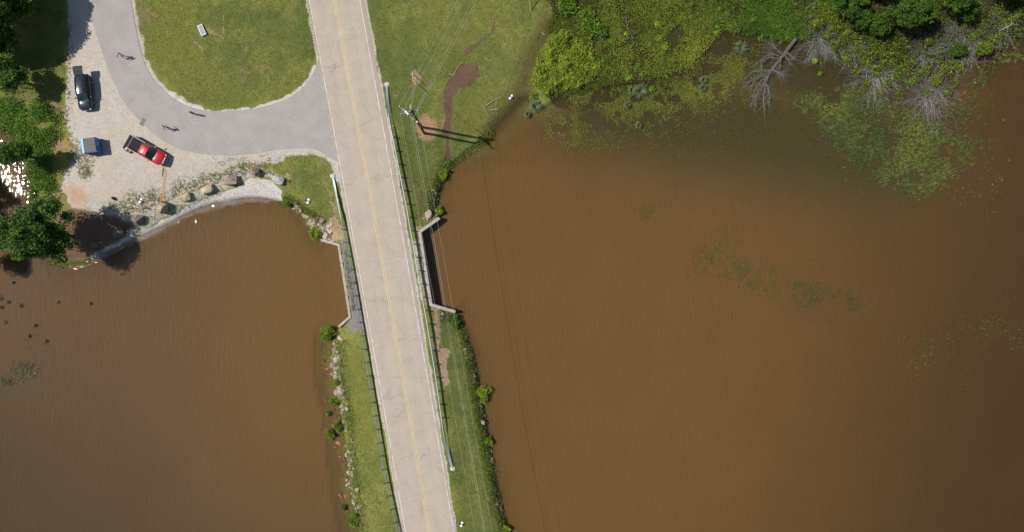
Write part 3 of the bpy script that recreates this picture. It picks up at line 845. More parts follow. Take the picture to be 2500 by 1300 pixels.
def insulator(nm, px, py, h, tilt=None, r=0.09, L=0.34):
    m = MB()
    m.tube([(0, 0, 0), (0, 0, L * .3), (0, 0, L * .34), (0, 0, L * .6), (0, 0, L * .64), (0, 0, L)], [r * .5, r * .5, r, r * .5, r, r * .55], 8)
    o = m.build('insulator', M_insul, pole, 30); o.location = loc(px, py, h); ins[nm] = b1 + o.location + Vector((0, 0, L)); return o
insulator('n1', 976, 260.5, 10.43); insulator('n2', 986, 270, 10.43); insulator('n3', 1009, 293, 10.43)
insulator('s1', 978, 279.5, 10.02, r=0.07); insulator('s2', 1019.5, 271, 10.02, r=0.07)
m = MB(); m.box((0.0, 0.0, 0), (0.62, 0.24, 0.26), R(-45)); o = m.build('cutout_switch', M_insul, pole); o.location = loc(993, 276, 10.6)
insulator('top', 1000, 273.5, 10.1, r=0.08)
m = MB(); m.tube([loc(1001.5, 272, 10.2), loc(1001.6, 256, 10.4)], 0.045, 6); m.build('arrester', M_insul, pole)
m = MB(); m.tube([(0.16, 0, 3), (0.17, 0.02, POLE_H - 0.5)], 0.03, 5); m.build('ground_conduit', M_post, pole)
tag(pole, 'tall wooden utility pole with two crossarms and white insulators', 'utility pole')
stub = empty('stub_pole', b2)
mb = MB(); mb.tube([(0, 0, -0.3), (0, 0, 7.7)], [0.20, 0.155], 10, caps=False); mb.build('shaft', M_wood, stub, 40)
mb = MB(); mb.tube([(0, 0, 7.67), (0, 0, 7.71)], [0.153, 0.15], 10); mb.build('cut_top', M_cut, stub)
tag(stub, 'shorter sawn-off wooden pole standing against the tall utility pole', 'utility pole')

def catenary(a, b, sag, n=14):
    return [a.lerp(b, t / n) - Vector((0, 0, sag * 4 * (t / n) * (1 - t / n))) for t in range(n + 1)]
def power_line(a, px, py, h, ext, sag, r, label, thick_mat=M_wire):
    """from a point on the pole through the photograph pixel (px,py) at height h and on to the next pole"""
    q = P(px, py, h); e = a + (q - a) * ext
    m = MB(); m.tube(catenary(a, e, sag), r, 5); o = m.build('power_line', thick_mat)
    o['label'] = label; o['category'] = 'cable'; o['group'] = 'power lines over the grass'
zt = b1.z
power_line(ins['n1'], 1114, 0, zt + 10.6, 1.7, 0.35, 0.0085, 'overhead wire to the north, westernmost of the northern four')
power_line(ins['n2'], 1129, 0, zt + 10.6, 1.7, 0.35, 0.0085, 'overhead wire to the north, second from the road')
power_line(b1 + loc(1007, 287, 9.2), 1152, 0, zt + 9.2, 1.7, 0.35, 0.0085, 'overhead wire to the north, third from the road, close beside its twin')
power_line(ins['n3'], 1162, 0, zt + 10.6, 1.7, 0.35, 0.0085, 'overhead wire to the north, easternmost of the northern four')
power_line(ins['s1'], 1159, 1300, zt + 9.9, 1.25, 0.7, 0.0085, 'overhead wire to the south, nearest the road')
power_line(b1 + loc(1002, 290, 9.6), 1180, 1300, zt + 9.6, 1.25, 0.7, 0.0085, 'overhead wire to the south, thinner of the middle pair')
power_line(b1 + loc(1007, 292, 8.6), 1183.5, 1300, zt + 8.6, 1.25, 0.7, 0.012, 'thick twisted cable to the south, among the middle wires')
power_line(ins['s2'], 1201, 1300, zt + 9.9, 1.25, 0.7, 0.0085, 'overhead wire to the south, farthest from the road')
# guy wires with their plastic guards
for i, (gx, gy, ax, ay, hh, lab) in enumerate([(1008.5, 181, 1007, 199.5, 10.2, 'pale yellow guy wire guard in the dead grass patch'), (1015, 201, 1013, 220.5, 10.2, 'bright yellow guy wire guard slanting from the dead grass patch')]):
    g = G(gx, gy); t = b1 + Vector((0, 0, hh))
    gw = empty('guy_wire', g)
    m = MB(); m.tube([(0, 0, -0.1), t - g], 0.018, 5); m.build('strand', M_wire, gw)
    d = (t - g).normalized(); m = MB(); m.tube([d * 0.05, d * 2.3], 0.055, 6); m.build('guard_sleeve', M_yellow_guard if i else simple_mat('faded_yellow_guard', (0.62, 0.55, 0.2), 0.6), gw)
    m = MB(); m.tube([(0, 0, -0.1), d * 0.25], 0.05, 6); m.build('anchor_rod', M_post, gw)
    tag(gw, lab, 'guy wire', 'guy wires of the utility pole')

# ---------------------------------------------------------------- vehicles
def paint_mat(name, col, rough=0.12, metal=0.0):
    m, nt, b, out = new_mat(name)
    pos = node(nt, 'ShaderNodeNewGeometry').outputs['Position']
    dust = maprange(nt, noise(nt, pos, 3.0, 4.0), 0.4, 0.8, 0.0, 0.12)
    nt.links.new(mix(nt, dust, col, (0.30, 0.25, 0.2)), b.inputs['Base Color'])
    b.inputs['Roughness'].default_value = rough; b.inputs['Metallic'].default_value = metal
    b.inputs['Coat Weight'].default_value = 0.8; b.inputs['Coat Roughness'].default_value = 0.06
    return m
M_blackpaint = paint_mat('black_blue_car_paint', (0.012, 0.017, 0.032))
M_redpaint = paint_mat('red_car_paint', (0.52, 0.008, 0.022), 0.24, 0.0)
def glass_mat():
    m, nt, b, out = new_mat('tinted_glass')
    b.inputs['Base Color'].default_value = (0.025, 0.05, 0.048, 1); b.inputs['Roughness'].default_value = 0.04
    b.inputs['Specular IOR Level'].default_value = 0.8
    pos = node(nt, 'ShaderNodeNewGeometry').outputs['Position']
    nt.links.new(mix(nt, maprange(nt, noise(nt, pos, 1.2, 1.0), 0.3, 0.7), (0.012, 0.022, 0.022), (0.035, 0.068, 0.064)), b.inputs['Base Color'])
    return m
M_glass = glass_mat()
M_dark_glass = simple_mat('dark_privacy_glass', (0.008, 0.009, 0.010), 0.12, 0.05, 4, spec=0.25)
M_tyre = simple_mat('tyre_rubber', (0.02, 0.02, 0.02), 0.85, 0.2, 8.0)
M_rim = simple_mat('alloy_rim', (0.45, 0.46, 0.48), 0.3, 0.1, 8.0, metal=0.8)
M_chrome = simple_mat('chrome_trim', (0.75, 0.77, 0.80), 0.15, 0.05, 8.0, metal=1.0)
M_lamp = simple_mat('headlamp_lens', (0.65, 0.68, 0.70), 0.1, 0.05, 8.0)
M_tail = simple_mat('tail_lamp_lens', (0.45, 0.02, 0.02), 0.2, 0.1, 8.0)
M_black = simple_mat('black_plastic', (0.018, 0.018, 0.02), 0.6, 0.2, 8.0)
M_railcap = simple_mat('grey_rail_cap', (0.30, 0.31, 0.32), 0.6, 0.1, 6)
M_liner = simple_mat('bed_liner', (0.016, 0.017, 0.02), 0.7, 0.2, 6.0, spec=0.2)
def loft(sections, closed_ends=True):
    """sections: list of (x, [(y,z) ... half profile from bottom to centre top]); mirrored in y"""
    m = MB(); V = []; F = []; n = None
    for x, half in sections:
        ring = [(x, y, z) for y, z in half] + [(x, -y, z) for y, z in half[::-1] if abs(y) > 1e-6]
        n = len(ring); V += ring
    for i in range(len(sections) - 1):
        for j in range(n):
            F.append((i * n + j, i * n + (j + 1) % n, (i + 1) * n + (j + 1) % n, (i + 1) * n + j))
    if closed_ends:
        F.append(tuple(range(n))); F.append(tuple((len(sections) - 1) * n + j for j in range(n))[::-1])
    m.add(V, F); return m
def fix(o, ang=35, bev=0.0):
    bm = bmesh.new(); bm.from_mesh(o.data); bmesh.ops.recalc_face_normals(bm, faces=bm.faces)
    bm.to_mesh(o.data); bm.free()
    o.data.polygons.foreach_set('use_smooth', [True] * len(o.data.polygons)); o.data.set_sharp_from_angle(angle=R(ang)); o.data.update()
    return o
def wheel(root, x, y, r=0.37, w=0.25):
    wh = empty('wheel', (x, y, r)); wh.parent = root
    m = MB(); m.tube([(0, -w / 2, 0), (0, -w / 2 + 0.03, 0), (0, w / 2 - 0.03, 0), (0, w / 2, 0)], [r * 0.88, r, r, r * 0.88], 18); m.build('tyre', M_tyre, wh, 40)
    s = 1 if y > 0 else -1
    m = MB(); m.tube([(0, s * (w / 2 - 0.02), 0), (0, s * (w / 2 + 0.006), 0)], [r * 0.62, r * 0.6], 14)
    for k in range(5):
        a = k * 2 * math.pi / 5; m.box((r * 0.3 * math.cos(a), s * (w / 2 + 0.012), r * 0.3 * math.sin(a)), (r * 0.55, 0.02, 0.06), 0, 0, Matrix.Rotation(-a, 3, 'Y'))
    m.build('rim', M_rim, wh)
def mirror(root, x, y, z, mat):
    s = 1 if y > 0 else -1
    m = MB(); m.box((x, y + s * 0.14, z), (0.12, 0.24, 0.16), R(-12 * s)); m.box((x, y + s * 0.02, z - 0.05), (0.06, 0.1, 0.05)); m.build('side_mirror', mat, root)

def half_body(w, z0, zb, zt, cr=0.02):
    return [(0, z0), (w * 0.82, z0), (w * 0.97, z0 + 0.12), (w, (z0 + zb) / 2), (w * 0.985, zb - 0.08), (w * 0.93, zb), (w * 0.80, zt), (w * 0.4, zt + cr), (0, zt + cr * 1.3)]
def make_suv(loc_, rz):
    root = empty('parked_suv', loc_, rz)
    S = [(-2.47, .80, .38, .95, .98), (-2.38, .90, .32, 1.0, 1.03), (-2.0, .96, .27, 1.02, 1.05), (-1.0, .975, .25, 1.02, 1.05), (0.2, .975, .25, 1.0, 1.04), (0.95, .975, .25, .99, 1.05), (1.45, .965, .26, .97, 1.05), (1.95, .94, .28, .93, 1.00), (2.25, .88, .30, .86, .92), (2.42, .76, .36, .74, .80), (2.48, .62, .42, .62, .68)]
    fix(loft([(x, half_body(w, z0, zb, zt)) for x, w, z0, zb, zt in S]).build('body', M_blackpaint, root), 40)
    # greenhouse
    gh = [(-2.36, .80, 1.03, .62, 1.58), (-2.05, .86, 1.04, .66, 1.68), (-1.2, .89, 1.04, .68, 1.745), (-0.3, .89, 1.04, .68, 1.75), (0.32, .88, 1.04, .655, 1.70), (1.22, .84, 1.05, .73, 1.075)]
    roof = []; 
    for x, wb, zb, wt, zt in gh[:5]: roof.append((x, [(wt, zt - 0.05), (wt - 0.06, zt), (wt * .5, zt + 0.025), (0, zt + 0.032)]))
    V = []; F = []
    for x, h in roof: V += [(x, y, z) for y, z in h] + [(x, -y, z) for y, z in h[::-1][1:]]
    for i in range(4):
        for j in range(6): F.append((i * 7 + j, i * 7 + j + 1, (i + 1) * 7 + j + 1, (i + 1) * 7 + j))
    m = MB(); m.add(V, F); fix(m.build('roof', M_blackpaint, root), 60)
    for s in (1, -1):
        m = MB(); V = []; F = []
        for x, wb, zb, wt, zt in gh: V += [(x, s * wb, zb), (x, s * (wt + 0.005), zt - 0.045)]
        for i in range(5): F.append((2 * i, 2 * i + 2, 2 * i + 3, 2 * i + 1))
        m.add(V, F); m.build('side_window', M_dark_glass, root)
        m = MB(); m.tube([(x, s * (wt + 0.02), zt - 0.05) for x, wb, zb, wt, zt in gh[1:5]] + [(1.15, s * .77, 1.12)], 0.018, 5); m.build('window_trim', M_chrome, root)
        m = MB(); m.tube([(-1.9, s * .6, 1.75), (-1.7, s * .61, 1.81), (-0.4, s * .61, 1.82), (-0.1, s * .60, 1.77)], 0.022, 5); m.build('roof_rail', M_black, root)
        m = MB(); m.box((2.3, s * .62, .78), (.22, .30, .12), R(-22 * s)); m.build('headlight', M_lamp, root)
        m = MB(); m.box((-2.43, s * .74, .92), (.12, .16, .20)); m.build('tail_light', M_tail, root)
        mirror(root, 0.78, s * .95, 1.08, M_black)
        for x in (-1.42, 1.46): wheel(root, x, s * .84)
    m = MB(); m.add([(0.32, .64, 1.668), (0.30, 0, 1.735), (0.32, -.64, 1.668), (1.20, -.74, 1.08), (1.30, 0, 1.09), (1.20, .74, 1.08)], [(0, 1, 4, 5), (1, 2, 3, 4)]); fix(m.build('windshield', M_glass, root), 60)
    m = MB(); m.box((1.27, 0, 1.075), (0.10, 1.3, 0.03)); m.build('wiper_cowl', M_black, root)
    m = MB(); m.box((-2.2, 0, 1.0), (0.36, 1.35, 0.06)); m.build('cargo_floor', M_black, root)
    m = MB(); m.box((2.44, 0, .62), (.05, .9, .16)); m.build('grille', M_chrome, root)
    tg = empty('tailgate', (-2.18, 0, 1.70)); tg.parent = root; tg.rotation_euler = (0, R(15), 0)
    V = [(-.02, .60, .0), (-.02, -.60, .0), (-.62, -.68, -.03), (-.62, .68, -.03), (-1.12, -.66, -.17), (-1.12, .66, -.17), (-1.22, -.6, -.27), (-1.22, .6, -.27)]
    m = MB(); m.add(V, [(0, 1, 2, 3)]); o = m.build('rear_glass', M_glass, tg); o.modifiers.new('t', 'SOLIDIFY').thickness = 0.04
    m = MB(); m.add(V, [(3, 2, 4, 5), (5, 4, 6, 7)]); o = m.build('gate_panel', M_blackpaint, tg); o.modifiers.new('t', 'SOLIDIFY').thickness = 0.05
    m = MB(); m.box((-.70, 0, -.025), (.07, 1.3, .04)); m.build('light_bar', M_tail, tg)
    m = MB(); m.box((-.92, 0, -.085), (.12, .5, .03), 0, 0, Matrix.Rotation(R(-15), 3, 'Y')); m.build('number_plate', M_lamp, tg)
    return tag(root, 'black SUV parked on the gravel with its tailgate raised', 'car')
sv = G(214, 230); make_suv(sv, math.atan2(-0.99, 0.085))

def make_truck(loc_, rz):
    root = empty('pickup_truck', loc_, rz)
    S = [(-0.52, .97, .36, 1.08, 1.11), (0.2, .975, .34, 1.08, 1.11), (1.15, .975, .34, 1.08, 1.13), (1.45, .97, .35, 1.08, 1.17), (2.0, .955, .36, 1.04, 1.14), (2.45, .92, .38, .98, 1.06), (2.68, .84, .44, .88, .95), (2.78, .72, .50, .78, .82)]
    fix(loft([(x, half_body(w, z0, zb, zt)) for x, w, z0, zb, zt in S]).build('body', M_redpaint, root), 40)
    gh = [(-0.55, .86, 1.11, .70, 1.80), (-0.45, .88, 1.11, .72, 1.86), (0.1, .90, 1.11, .73, 1.90), (0.62, .90, 1.12, .71, 1.86), (1.42, .86, 1.16, .77, 1.19)]
    V = []; F = []
    for x, wb, zb, wt, zt in gh[:4]:
        h = [(wt, zt - 0.05), (wt - 0.06, zt), (wt * .5, zt + 0.03), (0, zt + 0.036)]
        V += [(x, y, z) for y, z in h] + [(x, -y, z) for y, z in h[::-1][1:]]
    for i in range(3):
        for j in range(6): F.append((i * 7 + j, i * 7 + j + 1, (i + 1) * 7 + j + 1, (i + 1) * 7 + j))
    m = MB(); m.add(V, F); cabroof = fix(m.build('cab_roof', M_redpaint, root), 60)
    for k in range(5):
        m = MB(); m.box((-0.16, -0.44 + 0.22 * k, 1.925), (0.62, 0.05, 0.03)); m.build('roof_rib', M_redpaint, cabroof)
    for s in (1, -1):
        m = MB(); V = []; F = []
        for x, wb, zb, wt, zt in gh: V += [(x, s * wb, zb), (x, s * (wt + 0.005), zt - 0.045)]
        for i in range(4): F.append((2 * i, 2 * i + 2, 2 * i + 3, 2 * i + 1))
        m.add(V, F); m.build('side_window', M_dark_glass, root)
        m = MB(); m.box((0.14, s * .815, 1.5), (0.07, 0.05, 0.74), 0, 0, Matrix.Rotation(R(13 * s), 3, 'X')); m.build('door_pillar', M_redpaint, root)
        m = MB(); m.tube([(-2.72, s * .985, .62), (-1.7, s * .995, .80), (0.9, s * .985, .78)], 0.02, 5); m.build('side_trim', M_chrome, root)
        # bed side: outer skin with fender, top rail
        m = MB(); m.box((-1.62, s * .93, .74), (2.12, .10, .80)); bs = m.build('bed_side', M_redpaint, root)
        m = MB(); m.box((-1.62, s * .915, 1.15), (2.12, .10, .03)); m.build('bed_rail_cap', M_railcap, bs)
        m = MB(); m.box((-2.64, s * .95, .85), (.09, .10, .34)); m.build('tail_light', M_tail, root)
        m = MB(); m.box((2.60, s * .70, .86), (.20, .30, .17), R(-20 * s)); m.build('headlight', M_lamp, root)
        mirror(root, 0.98, s * 1.0, 1.22, M_redpaint)
        for x in (-1.72, 1.86): wheel(root, x, s * .84, .41, .27)
    m = MB(); m.add([(0.63, .69, 1.83), (0.61, 0, 1.895), (0.63, -.69, 1.83), (1.40, -.78, 1.19), (1.50, 0, 1.20), (1.40, .78, 1.19)], [(0, 1, 4, 5), (1, 2, 3, 4)]); fix(m.build('windshield', M_glass, root), 60)
    m = MB(); m.add([(-0.56, .68, 1.77), (-0.56, -.68, 1.77), (-0.60, -.80, 1.15), (-0.60, .80, 1.15)], [(0, 1, 2, 3)]); m.build('rear_window', M_glass, root)
    m = MB(); m.box((-1.6, 0, .70), (2.16, 1.78, .06))
    bf = m.build('bed_floor', M_liner, root)
    for k in range(9):
        m = MB(); m.box((-1.62, -.72 + .18 * k, .742), (2.08, .07, .03)); m.build('floor_rib', M_liner, bf)
    m = MB(); m.box((-0.57, 0, .92), (.06, 1.78, .42)); m.build('bed_front_wall', M_redpaint, root)
    tg = MB(); tg.box((-2.97, 0, .73), (.56, 1.72, .06)); tgo = tg.build('tailgate', M_liner, root)
    m = MB(); m.box((-2.70, 0, .735), (.045, 1.66, .085)); m.build('tailgate_edge', M_redpaint, tgo)
    m = MB(); m.box((-2.74, 0, .52), (.16, 1.80, .18)); m.build('rear_bumper', M_chrome, root)
    V = []; F = []
    for i in range(9):
        y = -0.86 + 1.72 * i / 8; x = 2.86 - 0.30 * (y / 0.86) ** 2
        V += [(x - .10, y, .52), (x, y, .52), (x, y, .74), (x - .10, y, .76)]
    for i in range(8):
        for j in range(4): F.append((4 * i + j, 4 * i + (j + 1) % 4, 4 * i + 4 + (j + 1) % 4, 4 * i + 4 + j))
    m = MB(); m.add(V, F); fix(m.build('front_bumper', M_chrome, root), 30)
    m = MB(); m.box((2.74, 0, .84), (.05, 1.0, .18)); m.build('grille', M_chrome, root)
    return tag(root, 'red pickup truck with its tailgate down on the gravel', 'truck')
a = P(316.5, 346.0, 1.55 + 0.8); c = P(401.0, 393.0, 1.55 + 0.7)
mid = (a + c) / 2; tp = Vector((mid.x, mid.y, 0)); tp.z = float(ground_z(np.array([tp.x]), np.array([tp.y]))[0])
make_truck(tp, math.atan2(c.y - a.y, c.x - a.x))

# ---------------------------------------------------------------- dumpster
M_dblue = simple_mat('scuffed_blue_steel', (0.035, 0.125, 0.40), 0.5, 0.3, 2.5)
M_lblue = simple_mat('faded_light_blue_steel', (0.24, 0.50, 0.80), 0.5, 0.15, 3.0)
M_lid = simple_mat('grey_ribbed_lid', (0.115, 0.112, 0.115), 0.6, 0.25, 2.0)
def make_dumpster(loc_, rz):
    root = empty('dumpster', loc_, rz)
    w, d, h = 1.9, 2.0, 1.62
    m = MB(); m.box((0, 0, .10 + (h - .1) / 2 - 0.05), (w, d, h - .2)); m.build('container', M_dblue, root)
    for y in (-d / 2 - .02, d / 2 + .02):
        m = MB(); m.box((0, y, h - .2), (w + .08, .05, .10)); m.box((0, y, .75), (w - .1, .05, .07)); m.build('stiffener', M_dblue, root)
    for y in (-d / 2 - .09, d / 2 + .09):
        m = MB()
        m.box((0, y, .80), (1.25, .16, .05)); m.box((0, y, .62), (1.25, .16, .05)); m.box((0, y + (.08 if y > 0 else -.08), .71), (1.25, .02, .23)); m.build('fork_pocket', M_dblue, root)
    m = MB(); m.box((-w / 2 + .13, 0, h - .06), (.30, d + .06, .16)); m.build('back_hinge_beam', M_lblue, root)
    for s in (-1, 1):
        m = MB(); m.box((.17, s * d / 4, h - .055), (1.52, d / 2 - .02, .06), 0, 0, Matrix.Rotation(R(3), 3, 'Y')); lid = m.build('lid', M_lid, root)
        for k in range(7):
            m = MB(); m.box((.17, s * d / 4 - .42 + .14 * k, h - .012), (1.46, .06, .05), 0, 0, Matrix.Rotation(R(3), 3, 'Y')); m.build('lid_rib', M_lid, lid)
    m = MB(); m.box((w / 2 + .004, .18, 1.02), (.004, .34, .26)); m.box((w / 2 + .003, .02, 1.1), (.004, .5, .06)); m.build('faded_sticker', simple_mat('faded_white_sticker', (0.42, 0.5, 0.58), 0.7, 0.3, 10), root)
    for x in (-.7, .7):
        for y in (-.8, .8):
            m = MB(); m.box((x, y, .06), (.12, .3, .16)); m.build('skid_foot', M_black, root)
    return tag(root, 'blue steel dumpster with a grey ribbed lid on the gravel', 'dumpster')
dz = 1.55
dmp = P(206, 357, dz + 1.62); # top centre left part
top_c = P(215.5, 354.5, dz + 1.6); dp = Vector((top_c.x, top_c.y, 0)); dp.z = float(ground_z(np.array([dp.x]), np.array([dp.y]))[0])
make_dumpster(dp, R(8))

# ---------------------------------------------------------------- small equipment
M_wpanel = simple_mat('matt_white_board', (0.82, 0.82, 0.83), 0.6, 0.04, 8.0)
M_bpanel = simple_mat('matt_black_board', (0.025, 0.027, 0.035), 0.6, 0.2, 8.0)
def target_board(px, py, ang, label, size=0.62):
    g = G(px, py); root = empty('survey_target', g + Vector((0, 0, 0.09)), ang)
    for i, (sx, sy) in enumerate(((1, 1), (-1, 1), (-1, -1), (1, -1))):
        m = MB(); m.box((sx * size / 4, sy * size / 4, 0), (size / 2 - .004, size / 2 - .004, .02)); m.build('white_square' if i % 2 == 0 else 'black_square', M_wpanel if i % 2 == 0 else M_bpanel, root)
    return tag(root, label, 'survey target', 'checkered survey targets')
target_board(343.5, 490.5, R(14), 'checkered survey target on the gravel above the row of boulders')
target_board(752.5, 491.5, R(28), 'checkered survey target on the grass by the rocky cove corner')
target_board(1247, 237.5, R(10), 'checkered survey target near the driftwood sticks at the lake edge')
target_board(1127, 1280, R(28), 'checkered survey target on the causeway grass under the power lines')
# grey utility slab
g = G(494.5, 75.5); root = empty('utility_cover', g, R(-66))
m = MB(); m.box((0, 0, .12), (1.55, .72, .38)); m.build('frame', M_wpanel, root)
m = MB(); m.box((0, 0, .322), (1.38, .54, .03)); cv = m.build('cover_plate', simple_mat('grey_steel_plate', (0.30, 0.32, 0.36), 0.55, 0.15, 4), root)
for x in (-.48, -.1, .14, .48):
    m = MB(); m.ball((x, 0.02, .34), (.035, .035, .02), 6, 4); m.build('bolt', M_wpanel, cv)
tag(root, 'low grey box with a white rim set in the lawn', 'utility box')
# survey receiver on its tripod
g = G(347.5, 507); root = empty('survey_receiver', g)
M_leg = simple_mat('yellow_tripod_leg', (0.62, 0.60, 0.06), 0.5, 0.1, 5); 
m = MB(); m.tube([(0, 0, 0), (0, 0, 1.95)], .018, 6); m.build('range_pole', M_black, root)
for a in (70, 190, 300):
    m = MB(); m.tube([(.75 * math.cos(R(a)), .75 * math.sin(R(a)), 0), (.03 * math.cos(R(a)), .03 * math.sin(R(a)), 1.25)], .02, 5); m.build('leg', M_leg, root)
m = MB(); m.tube([(0, 0, 1.93), (0, 0, 1.98), (0, 0, 2.08), (0, 0, 2.11)], [.06, .11, .11, .05], 12); m.build('antenna_head', M_wpanel, root)
m = MB(); m.box((.06, -.05, 1.18), (.16, .10, .22)); m.build('data_collector', M_wpanel, root)
tag(root, 'white survey receiver on a yellow-legged tripod beside the boulders', 'tripod')
# black bag
g = G(278, 485); root = empty('black_bag', g, R(-35))
m = MB(); m.ball((0, 0, .16), (.30, .22, .20), 10, 6); m.build('bag_body', M_black, root, 50)
m = MB(); m.tube([(-.2, .02, .30), (-.1, .02, .40), (.1, .02, .40), (.2, .02, .30)], .02, 5); m.build('handle', M_black, root)
m = MB(); m.tube([(-.29, -.06, .22), (0, -.12, .34), (.29, -.06, .22)], .018, 5); m.build('zip_seam', simple_mat('grey_zip', (0.35, 0.35, 0.33), 0.6), root)
tag(root, 'small black bag lying alone on the gravel', 'bag')
# equipment case by the truck
g = G(315, 367); root = empty('equipment_case', g, R(-38))
m = MB(); m.box((0, 0, .22), (.85, .55, .40)); m.build('case_shell', simple_mat('orange_yellow_case', (0.62, 0.32, 0.02), 0.5, 0.15, 5), root)
m = MB(); m.box((-.06, 0, .445), (.72, .57, .05)); m.build('foam_lid', M_black, root)
m = MB(); m.ball((-.14, 0, .52), (.17, .13, .07), 8, 5); m.build('drone_body', M_wpanel, root)
m = MB(); m.box((-.56, .05, .40), (.30, .50, .04), 0, 0, Matrix.Rotation(R(35), 3, 'Y')); m.build('open_flap', M_black, root)
tag(root, 'open yellow and black equipment case beside the red pickup', 'case')
# post on the boulder by the cove
g = G(690, 440.5); root = empty('marker_post', g)
m = MB(); m.tube([(0, 0, 0), (0, 0, 1.75)], .05, 8); m.build('post', M_galv, root)
m = MB(); m.box((0, 0, 1.55), (.05, .30, .22)); m.build('plate', M_wpanel, root)
tag(root, 'thin white marker post beside the easternmost boulder', 'post')

# ---------------------------------------------------------------- people
M_skin = simple_mat('skin', (0.42, 0.24, 0.16), 0.55, 0.08, 8)
M_hair = simple_mat('brown_hair', (0.06, 0.035, 0.02), 0.6, 0.2, 20)
def cloth(n, c): return simple_mat(n, c, 0.85, 0.12, 9)
def limb(mb, pts, rad, n=8, mi=0): mb.tube(pts, rad, n, mi)
def person(px, py, face, label, shirt, legs, shoe, hair, pose, short_legs=False, cap=None):
    """one welded body (skin-modifier skeleton turned into a mesh), coloured by region"""
    g = G(px, py); root = empty('person', g, face)
    H = {'walk': dict(fl=(.34, .10, 0), fr=(-.30, -.10, 0), kl=(.20, .10, .50), kr=(-.08, -.10, .48), hl=(-.12, .27, .86), hr=(.30, -.24, .90)),
         'hold': dict(fl=(.06, .17, 0), fr=(-.02, -.17, 0), kl=(.06, .14, .50), kr=(.02, -.14, .50), hl=(.40, .12, 1.08), hr=(.40, -.12, 1.08)),
         'stand': dict(fl=(.05, .11, 0), fr=(-.05, -.11, 0), kl=(.04, .11, .50), kr=(.0, -.11, .50), hl=(.10, .30, .84), hr=(.22, -.16, 1.12))}[pose]
    V = []; E = []; Rr = []
    def v(p, r): V.append(p); Rr.append(r); return len(V) - 1
    pel = v((0, 0, .95), (.175, .14)); wa = v((0, 0, 1.12), (.165, .125)); ch = v((0, 0, 1.32), (.205, .14)); nk = v((0, 0, 1.49), (.06, .06)); jaw = v((.025, 0, 1.58), (.078, .07)); hd = v((.01, 0, 1.68), (.098, .085)); tp = v((0, 0, 1.755), (.06, .05))
    E += [(pel, wa), (wa, ch), (ch, nk), (nk, jaw), (jaw, hd), (hd, tp)]
    for s, k, f, h in ((1, 'kl', 'fl', 'hl'), (-1, 'kr', 'fr', 'hr')):
        hip = v((0, s * .10, .90), (.10, .095)); kn = v(H[k], (.068, .065)); fx = H[f]
        an = v((fx[0], fx[1], .09), (.045, .045)); toe = v((fx[0] + .17, fx[1] + s * .03, .04), (.045, .04))
        E += [(pel, hip), (hip, kn), (kn, an), (an, toe)]
        sh = v((0, s * .19, 1.42), (.072, .07)); hh = Vector(H[h]); shv = Vector((0, s * .22, 1.40))
        el = (shv + hh) / 2 + Vector((-.08, s * .08, -.05)); elv = v(tuple(el), (.046, .046)); wr = v(tuple(hh), (.03, .028))
        E += [(ch, sh), (sh, elv), (elv, wr)]
        d = (hh - el).normalized(); pm = v(tuple(hh + d * .07), (.038, .022)); E.append((wr, pm))
    me = bpy.data.meshes.new('body'); me.from_pydata(V, E, []); o = bpy.data.objects.new('body', me); COL.objects.link(o)
    o.modifiers.new('skin', 'SKIN'); sv_ = me.skin_vertices[0].data
    for i, r in enumerate(Rr): sv_[i].radius = r
    for i in range(len(V)): sv_[i].use_root = (i == 0)
    o.modifiers.new('sub', 'SUBSURF').levels = 1
    dg = bpy.context.evaluated_depsgraph_get(); nm = bpy.data.meshes.new_from_object(o.evaluated_get(dg)); bpy.data.objects.remove(o)
    # fingers welded on as tapered chains
    bm = bmesh.new(); bm.from_mesh(nm)
    fm = MB()
    for s, h in ((1, 'hl'), (-1, 'hr')):
        hh = Vector(H[h]); shv = Vector((0, s * .22, 1.40)); el = (shv + hh) / 2 + Vector((-.08, s * .08, -.05)); d = (hh - el).normalized()
        sd = d.cross(Vector((0, 0, 1))).normalized() if abs(d.z) < .9 else Vector((1, 0, 0)); up = sd.cross(d)
        base = hh + d * .08
        for q, (o_, L) in enumerate(((-.026, .055), (-.009, .07), (.009, .075), (.026, .065))):
            p0 = base + sd * o_; p1 = p0 + d * L * .55; p2 = p1 + (d * .7 - up * .5) * L * .5
            fm.tube([p0 - d * .02, p1, p2], [.009, .009, .007], 5)
        p0 = hh + d * .03 + sd * (-.03 * s); fm.tube([p0, p0 + (d * .5 - sd * s * .8) * .035, p0 + (d - sd * s * .5) * .06], [.011, .010, .008], 5)
    body = MB(); body.v = [tuple(q.co) for q in nm.vertices]; body.f = [tuple(p.vertices) for p in nm.polygons]; bm.free()
    nb = len(body.f); body.m = [0] * nb; body.add(fm.v, fm.f)
    for i, f in enumerate(body.f):
        c = sum((Vector(body.v[k]) for k in f), Vector()) / len(f); z = c.z; r = math.hypot(c.x, c.y)
        if i >= nb: mi = 3
        elif z > 1.47: mi = 3
        elif z < .10: mi = 2
        elif z > 1.0 and (abs(c.y) < .27 and not (c.x > .2)): mi = 0 if z > .98 else 1
        elif z > .82 and abs(c.y) > .2 or (z > .8 and c.x > .16): mi = 3
        elif short_legs and z < .58: mi = 3
        else: mi = 1
        body.m[i] = mi
    bo = body.build('body', [shirt, legs, shoe, M_skin], root, 80)
    for s in (1, -1):
        m = MB(); m.ball((.105, s * .034, 1.68), (.012, .016, .012), 6, 4); m.build('eye', M_black, root)
    m = MB(); m.ball((.118, 0, 1.64), (.022, .014, .02), 6, 4); m.ball((.10, 0, 1.59), (.012, .03, .008), 6, 4); m.build('nose_and_mouth', M_skin, root)
    m = MB(); m.ball((-.015, 0, 1.705), (.112, .098, .095), 10, 7); m.build('hair', hair, root, 60)
